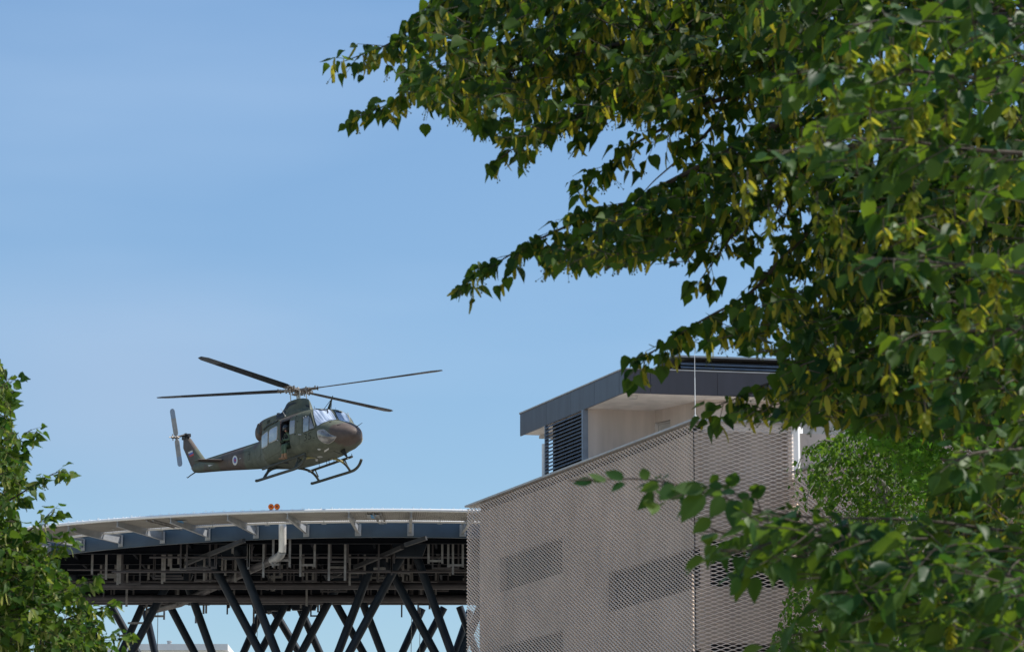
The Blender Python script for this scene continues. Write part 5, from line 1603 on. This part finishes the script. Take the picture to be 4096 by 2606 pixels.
T1.fill([(1780,-120),(1700,60),(1600,170),(1620,250),(1560,300),(1640,420),(1800,470),(1950,560),(2080,600),(2290,540),(2330,480),(2500,500),(2700,480),(2850,430),(3000,330),(3300,400),(3500,-120)], 17.2, 20.5, 560, .34)
T1.fill([(2120,1010),(2300,900),(2500,830),(2700,740),(2850,600),(3000,500),(3250,450),(3300,700),(3150,830),(3050,860),(2900,960),(2740,1060),(2560,1060),(2400,1080),(2200,1090)], 16.8, 18.6, 200, .26)
T1.fill([(2680,1400),(2850,1280),(3050,1180),(3180,1010),(3300,850),(3420,760),(4200,500),(4200,1500),(3500,1560),(3150,1640),(3070,1600),(3130,1480),(3100,1420),(2850,1400)], 16.0, 18.6, 420, .30)
T1.fill([(3000,-120),(4250,-120),(4250,1700),(3600,1650),(3450,1500),(3200,800),(2950,350)], 15.5, 19.5, 560, .34)
T1.fill([(3130,1450),(4200,1300),(4200,1760),(3800,1760),(3500,1730),(3300,1700),(2950,1690),(2900,1650),(3090,1600)], 15.6, 17.2, 220, .24)
T1.fill([(3720,1900),(4200,1700),(4200,2760),(3860,2760),(3700,2200)], 15.6, 18.2, 300, .3)
# crown beyond the frame, which keeps the visible sprays in shade
T1.size = .12
T1.bracts = 0
T1.fill([(2100,-160),(4200,-160),(6400,300),(6400,-2600),(2600,-2600)], 15, 25, 850, .6, masked=False)
T1.fill([(4300,-100),(6400,-100),(6400,2300),(4300,2000)], 15.5, 24, 380, .5, masked=False)
T1.finish()

# --- near hornbeam, large out of focus leaves on the right
T2 = Tree('hornbeam_tree', 'nearest tree with large blurred oval leaves and yellow green seed clusters along the right edge', (2.75, 11.6, 0), 'oval', LEAF_OVAL, .078, 23, leafmat='hornbeam_leaf', bark='bark', down=.42, hang=.35, spacing=.62)
T2.trunk((2.5, 11.4, 7), .17)
ends = []
for G, a, c, rr, reach in (
    ([(2262,1920),(2400,1916),(2560,1915),(2700,1935),(2900,1992),(3100,2055),(3400,2070),(3700,2080),(4096,2130),(4600,2180)], 10.2, 11.2, .0062, .085),
    ([(3060,640),(3200,590),(3350,560),(3600,560),(3900,600),(4600,640)], 10.6, 11.4, .012, .17),
    ([(3420,1025),(3560,1035),(3750,1050),(3950,1070),(4500,1150)], 10.3, 11.2, .012, .10),
    ([(3080,310),(3250,285),(3450,270),(3600,275),(3900,310),(4500,330)], 10.8, 11.6, .014, .15),
    ([(3300,120),(3550,80),(3800,90),(4500,60)], 11.0, 11.6, .012, .22),
    ([(3520,1400),(3700,1330),(3900,1320),(4500,1300)], 10.9, 11.6, .012, .16),
    ([(3750,1880),(3850,1830),(3980,1800),(4500,1780)], 10.5, 11.4, .010, .10),
    ([(2860,2190),(3000,2200),(3150,2150),(3400,2140)], 10.3, 10.9, .008, .12),
    ([(3180,2480),(3350,2400),(3600,2350),(4000,2300),(4600,2280)], 10.5, 11.2, .012, .22),
    ([(3060,2590),(3160,2540),(3300,2520),(3500,2480)], 10.7, 11.0, .008, .08),
    ([(2900,2300),(3050,2200),(3200,2130),(3400,2100)], 10.9, 11.2, .008, .12)):
    T2.down, T2.hang = (.12, .1) if G[0][0] < 2400 else (.42, .35); T2.size = .070 if G[0][0] < 2400 else .078
    e = T2.guide(G, a, c, .0025, rr, reach, dens=1.1 if G[0][0] < 2400 else 1.0, bare=.33 if G[0][0] < 2400 else 0, trim=.1 if G[0][0] < 2400 else .45)
    if G[-1][0] > 4300: ends.append(e)
# the separate leaves along the thin tip of the low branch: base and tip of each blade
for (bx, by, tx, ty, dy) in ((380,400,130,410,0), (550,400,330,290,.01), (520,400,380,360,.03), (775,375,540,250,.02), (790,420,620,515,-.02), (1080,380,1020,205,.03), (1240,455,985,500,0),
                         (1420,440,1250,640,-.03), (1800,500,1400,480,-.02), (1790,560,1520,900,-.04), (2060,600,1900,860,-.03), (1900,880,1660,1060,0), (1960,520,1780,560,.03), (2050,470,1860,440,.02),
                         (2230,640,2170,980,-.03), (2330,620,2400,900,.0), (2200,560,2020,500,.04), (2400,600,2230,560,.02), (2150,640,2060,760,.03)):
    B_ = at(2250 + bx/3.21, 1800 + by/3.21, 10.24); T_ = at(2250 + tx/3.21, 1800 + ty/3.21, 10.24 + dy)
    ax_ = np.array(T_ - B_); ln_ = np.linalg.norm(ax_)
    T2.L.add(T2.temps[:3], np.array([np.array(B_)]), ax_[None, :], np.array([[T2.rng.normal(0, .25), -1, .55 + T2.rng.normal(0, .3)]]), np.array([ln_/1.06]))
    near_ = at(2250 + (bx + 40)/3.21, 1800 + (min(by + 6, 520) if by < 450 else by - 25)/3.21, 10.24)
    T2.tw.tube([tuple(B_), tuple(near_)], .0011, 4, cap=False)
T2.link(ends, .035)
T2.fill([(2960,2030),(3200,2050),(3600,2080),(4200,2140),(4200,2760),(3420,2760),(3330,2560),(3290,2420),(3200,2330),(3020,2260)], 10.0, 12.0, 300, .22)
T2.fill([(2640,1940),(2800,1950),(3000,2010),(3250,2050),(3250,2200),(3000,2280),(2850,2230),(2740,2080)], 10.0, 11.0, 17, .14)
T2.fill([(3180,560),(3300,440),(3350,200),(3500,-120),(4250,-120),(4250,1300),(3900,1500),(3700,1200),(3500,960),(3350,760)], 10.4, 12.4, 165, .24)
T2.fill([(3640,1500),(4250,1100),(4250,2080),(3900,2080),(3780,1800)], 11.2, 12.8, 60, .22)
T2.fill([(4400,-1500),(5600,-1500),(5600,2500),(4350,2400),(4400,0),(2800,-250),(2900,-1500)], 10, 14, 230, .4, masked=False)
for x, y in ((2990,720),(3075,830),(3120,690),(3270,800),(3335,860),(3400,200),(3520,235),(3560,180),(3640,800),(3655,760),(3665,130),(3700,410),(3890,180),(3905,830),(3790,480),(3650,480),(3970,1100),(3985,1180),(3640,460),(3270,520),(3860,1230),(3480,470),(3820,860),(3330,380),(4020,720),(3560,1490),(3700,1640),(3600,2400),(3450,2190),(3800,2480),(3740,2350)):
    T2.catkin(at(x, y, 10.35 + T2.rng.uniform(-.1, .5)), T2.rng.uniform(.05, .09), int(T2.rng.integers(9, 18)))
for _ in range(70):
    x, y = T2.rng.uniform(3150, 4090), T2.rng.uniform(60, 2500)
    if x < 3300 and (y > 1000 or y < 300) or 1500 < y < 2050: continue
    T2.catkin(at(x, y, T2.rng.uniform(10.5, 12.0)), T2.rng.uniform(.04, .085), int(T2.rng.integers(7, 15)))
T2.finish()

# --- linden at the lower left
T3 = Tree('linden_tree', 'leafy linden tree with pale bracts rising at the lower left corner beside the helipad', (-4.9, 25.5, 0), 'heart', LEAF_HEART, .074, 37, bracts=.30, fruit=.15, leafmat='left_leaf', bract_mat='pale_bract', down=.35, hang=.25, spacing=.65)
T3.trunk((-4.7, 25.3, 6.3), .17)
ends = []
for G, a, c, reach in (
    ([(4,1450),(24,1510),(30,1600),(0,1720),(-60,1850),(-200,2100)], 25, 25.3, .14),
    ([(145,1704),(105,1732),(60,1780),(-30,1860),(-200,2000)], 24.8, 25.2, .13),
    ([(275,1880),(230,1888),(190,1905),(120,1950),(20,2010),(-150,2120)], 24.6, 25.2, .10),
    ([(232,2015),(190,2060),(130,2110),(60,2160),(-40,2220)], 24.7, 25.2, .09),
    ([(285,2128),(240,2175),(170,2230),(60,2300),(-150,2400)], 24.5, 25.2, .16),
    ([(385,2300),(320,2330),(230,2370),(100,2420),(-100,2500)], 24.4, 25.2, .16),
    ([(468,2400),(400,2430),(300,2460),(150,2520),(-100,2600)], 24.6, 25.3, .16),
    ([(520,2532),(450,2545),(350,2570),(200,2620),(-50,2700)], 24.7, 25.3, .16),
    ([(490,2600),(420,2630),(300,2680),(100,2750)], 24.5, 25.3, .18)):
    e = T3.guide(G, a, c, .003, .014, reach, dens=1.2); ends.append(e)
T3.link(ends[:6], .03)
T3.fill([(-80,1440),(8,1470),(44,1560),(50,1680),(80,1790),(110,1880),(80,1980),(70,2080),(120,2140),(170,2200),(210,2280),(-80,2760)], 24.4, 26.6, 420, .22, dirx=.8)
T3.fill([(-80,2100),(120,2150),(200,2210),(260,2290),(310,2350),(370,2430),(415,2510),(430,2600),(430,2760),(-80,2760)], 24.2, 26.4, 400, .22, dirx=.8)
T3.size = .09; T3.bracts = 0
T3.fill([(-1300,1750),(-900,1200),(-560,1100),(-400,1350),(-400,2000),(-1300,2300)], 24.3, 26.6, 520, .4, masked=False, dirx=.1)
T3.fill([(-1500,1500),(-100,1400),(-100,2760),(350,2800),(300,3300),(-1500,3300)], 24, 28, 420, .5, masked=False, dirx=.4)
T3.finish()

# --- birch in front of the mesh wall, and a maple behind it
T4 = Tree('birch_tree', 'fine leaved birch tree with slim white branches in front of the mesh clad wall', (7.0, 60, 0), 'small', LEAF_SMALL, .095, 51, leafmat='birch_leaf', bark='birch_bark', down=.8, hang=.9, spacing=.9)
T4.trunk((6.6, 60, 11.4), .13)
ends = []
for G, a, c in (
    ([(3186,2020),(3184,1930),(3200,1840),(3240,1785),(3300,1760),(3400,1800),(3550,1950)], 59, 60),
    ([(3215,2060),(3240,1960),(3300,1880),(3380,1830),(3500,1900)], 59.5, 60),
    ([(3290,1700),(3360,1740),(3430,1800),(3480,1900),(3560,2100)], 59.4, 60),
    ([(3420,1950),(3460,1925),(3500,1900),(3560,1960)], 59, 59.8),
    ([(3150,2320),(3200,2280),(3300,2260),(3450,2300),(3560,2350)], 59.3, 60),
    ([(3120,2520),(3160,2400),(3250,2350),(3400,2400),(3560,2450)], 59.2, 60),
    ([(3040,2590),(3150,2570),(3300,2560),(3560,2600)], 59.0, 60),
    ([(3600,1640),(3610,1750),(3580,1900),(3570,2100)], 59.8, 60)):
    ends.append(T4.guide(G, a, c, .006, .030, .45, dens=.55))
T4.link(ends, .04)
T4.fill([(3240,1800),(3330,1740),(3450,1690),(3600,1650),(3760,1750),(3760,2150),(3600,2200),(3400,2140),(3300,2050),(3230,1950)], 58.3, 61.5, 900, .5, dirx=-.3)
T4.fill([(3160,2250),(3230,2200),(3500,2150),(3760,2200),(3760,2760),(3100,2760),(3080,2560),(3140,2440)], 58.3, 61.5, 900, .5, dirx=-.3)
T4.finish()
T5 = Tree('maple_tree', 'broad leaved maple tree standing behind the birch under the overhanging linden branches', (11.2, 57, 0), 'maple', LEAF_MAPLE, .15, 67, leafmat='maple_leaf', down=.5, hang=.2, spacing=.8)
T5.trunk((11.0, 57, 11.5), .22)
ends = []
for G, a, c in (([(3205,1330),(3260,1360),(3350,1420),(3500,1500),(3700,1600),(3800,1750)], 56, 57), ([(3330,1650),(3450,1660),(3600,1720),(3800,1850)], 55.5, 57), ([(3300,1560),(3450,1560),(3650,1620),(3800,1700)], 56.5, 57)):
    ends.append(T5.guide(G, a, c, .01, .05, .8, dens=.8))
T5.link(ends, .07)
T5.fill([(3200,1290),(3300,1260),(3500,1150),(4200,1000),(4200,1980),(3850,2060),(3650,1960),(3500,1800),(3380,1720),(3300,1640),(3240,1440)], 54.5, 58.2, 1000, .8, dirx=-.2)
T5.fill([(3650,1900),(4200,1900),(4200,2760),(3650,2760)], 54.5, 58.2, 300, .8, dirx=-.2)
T5.finish()
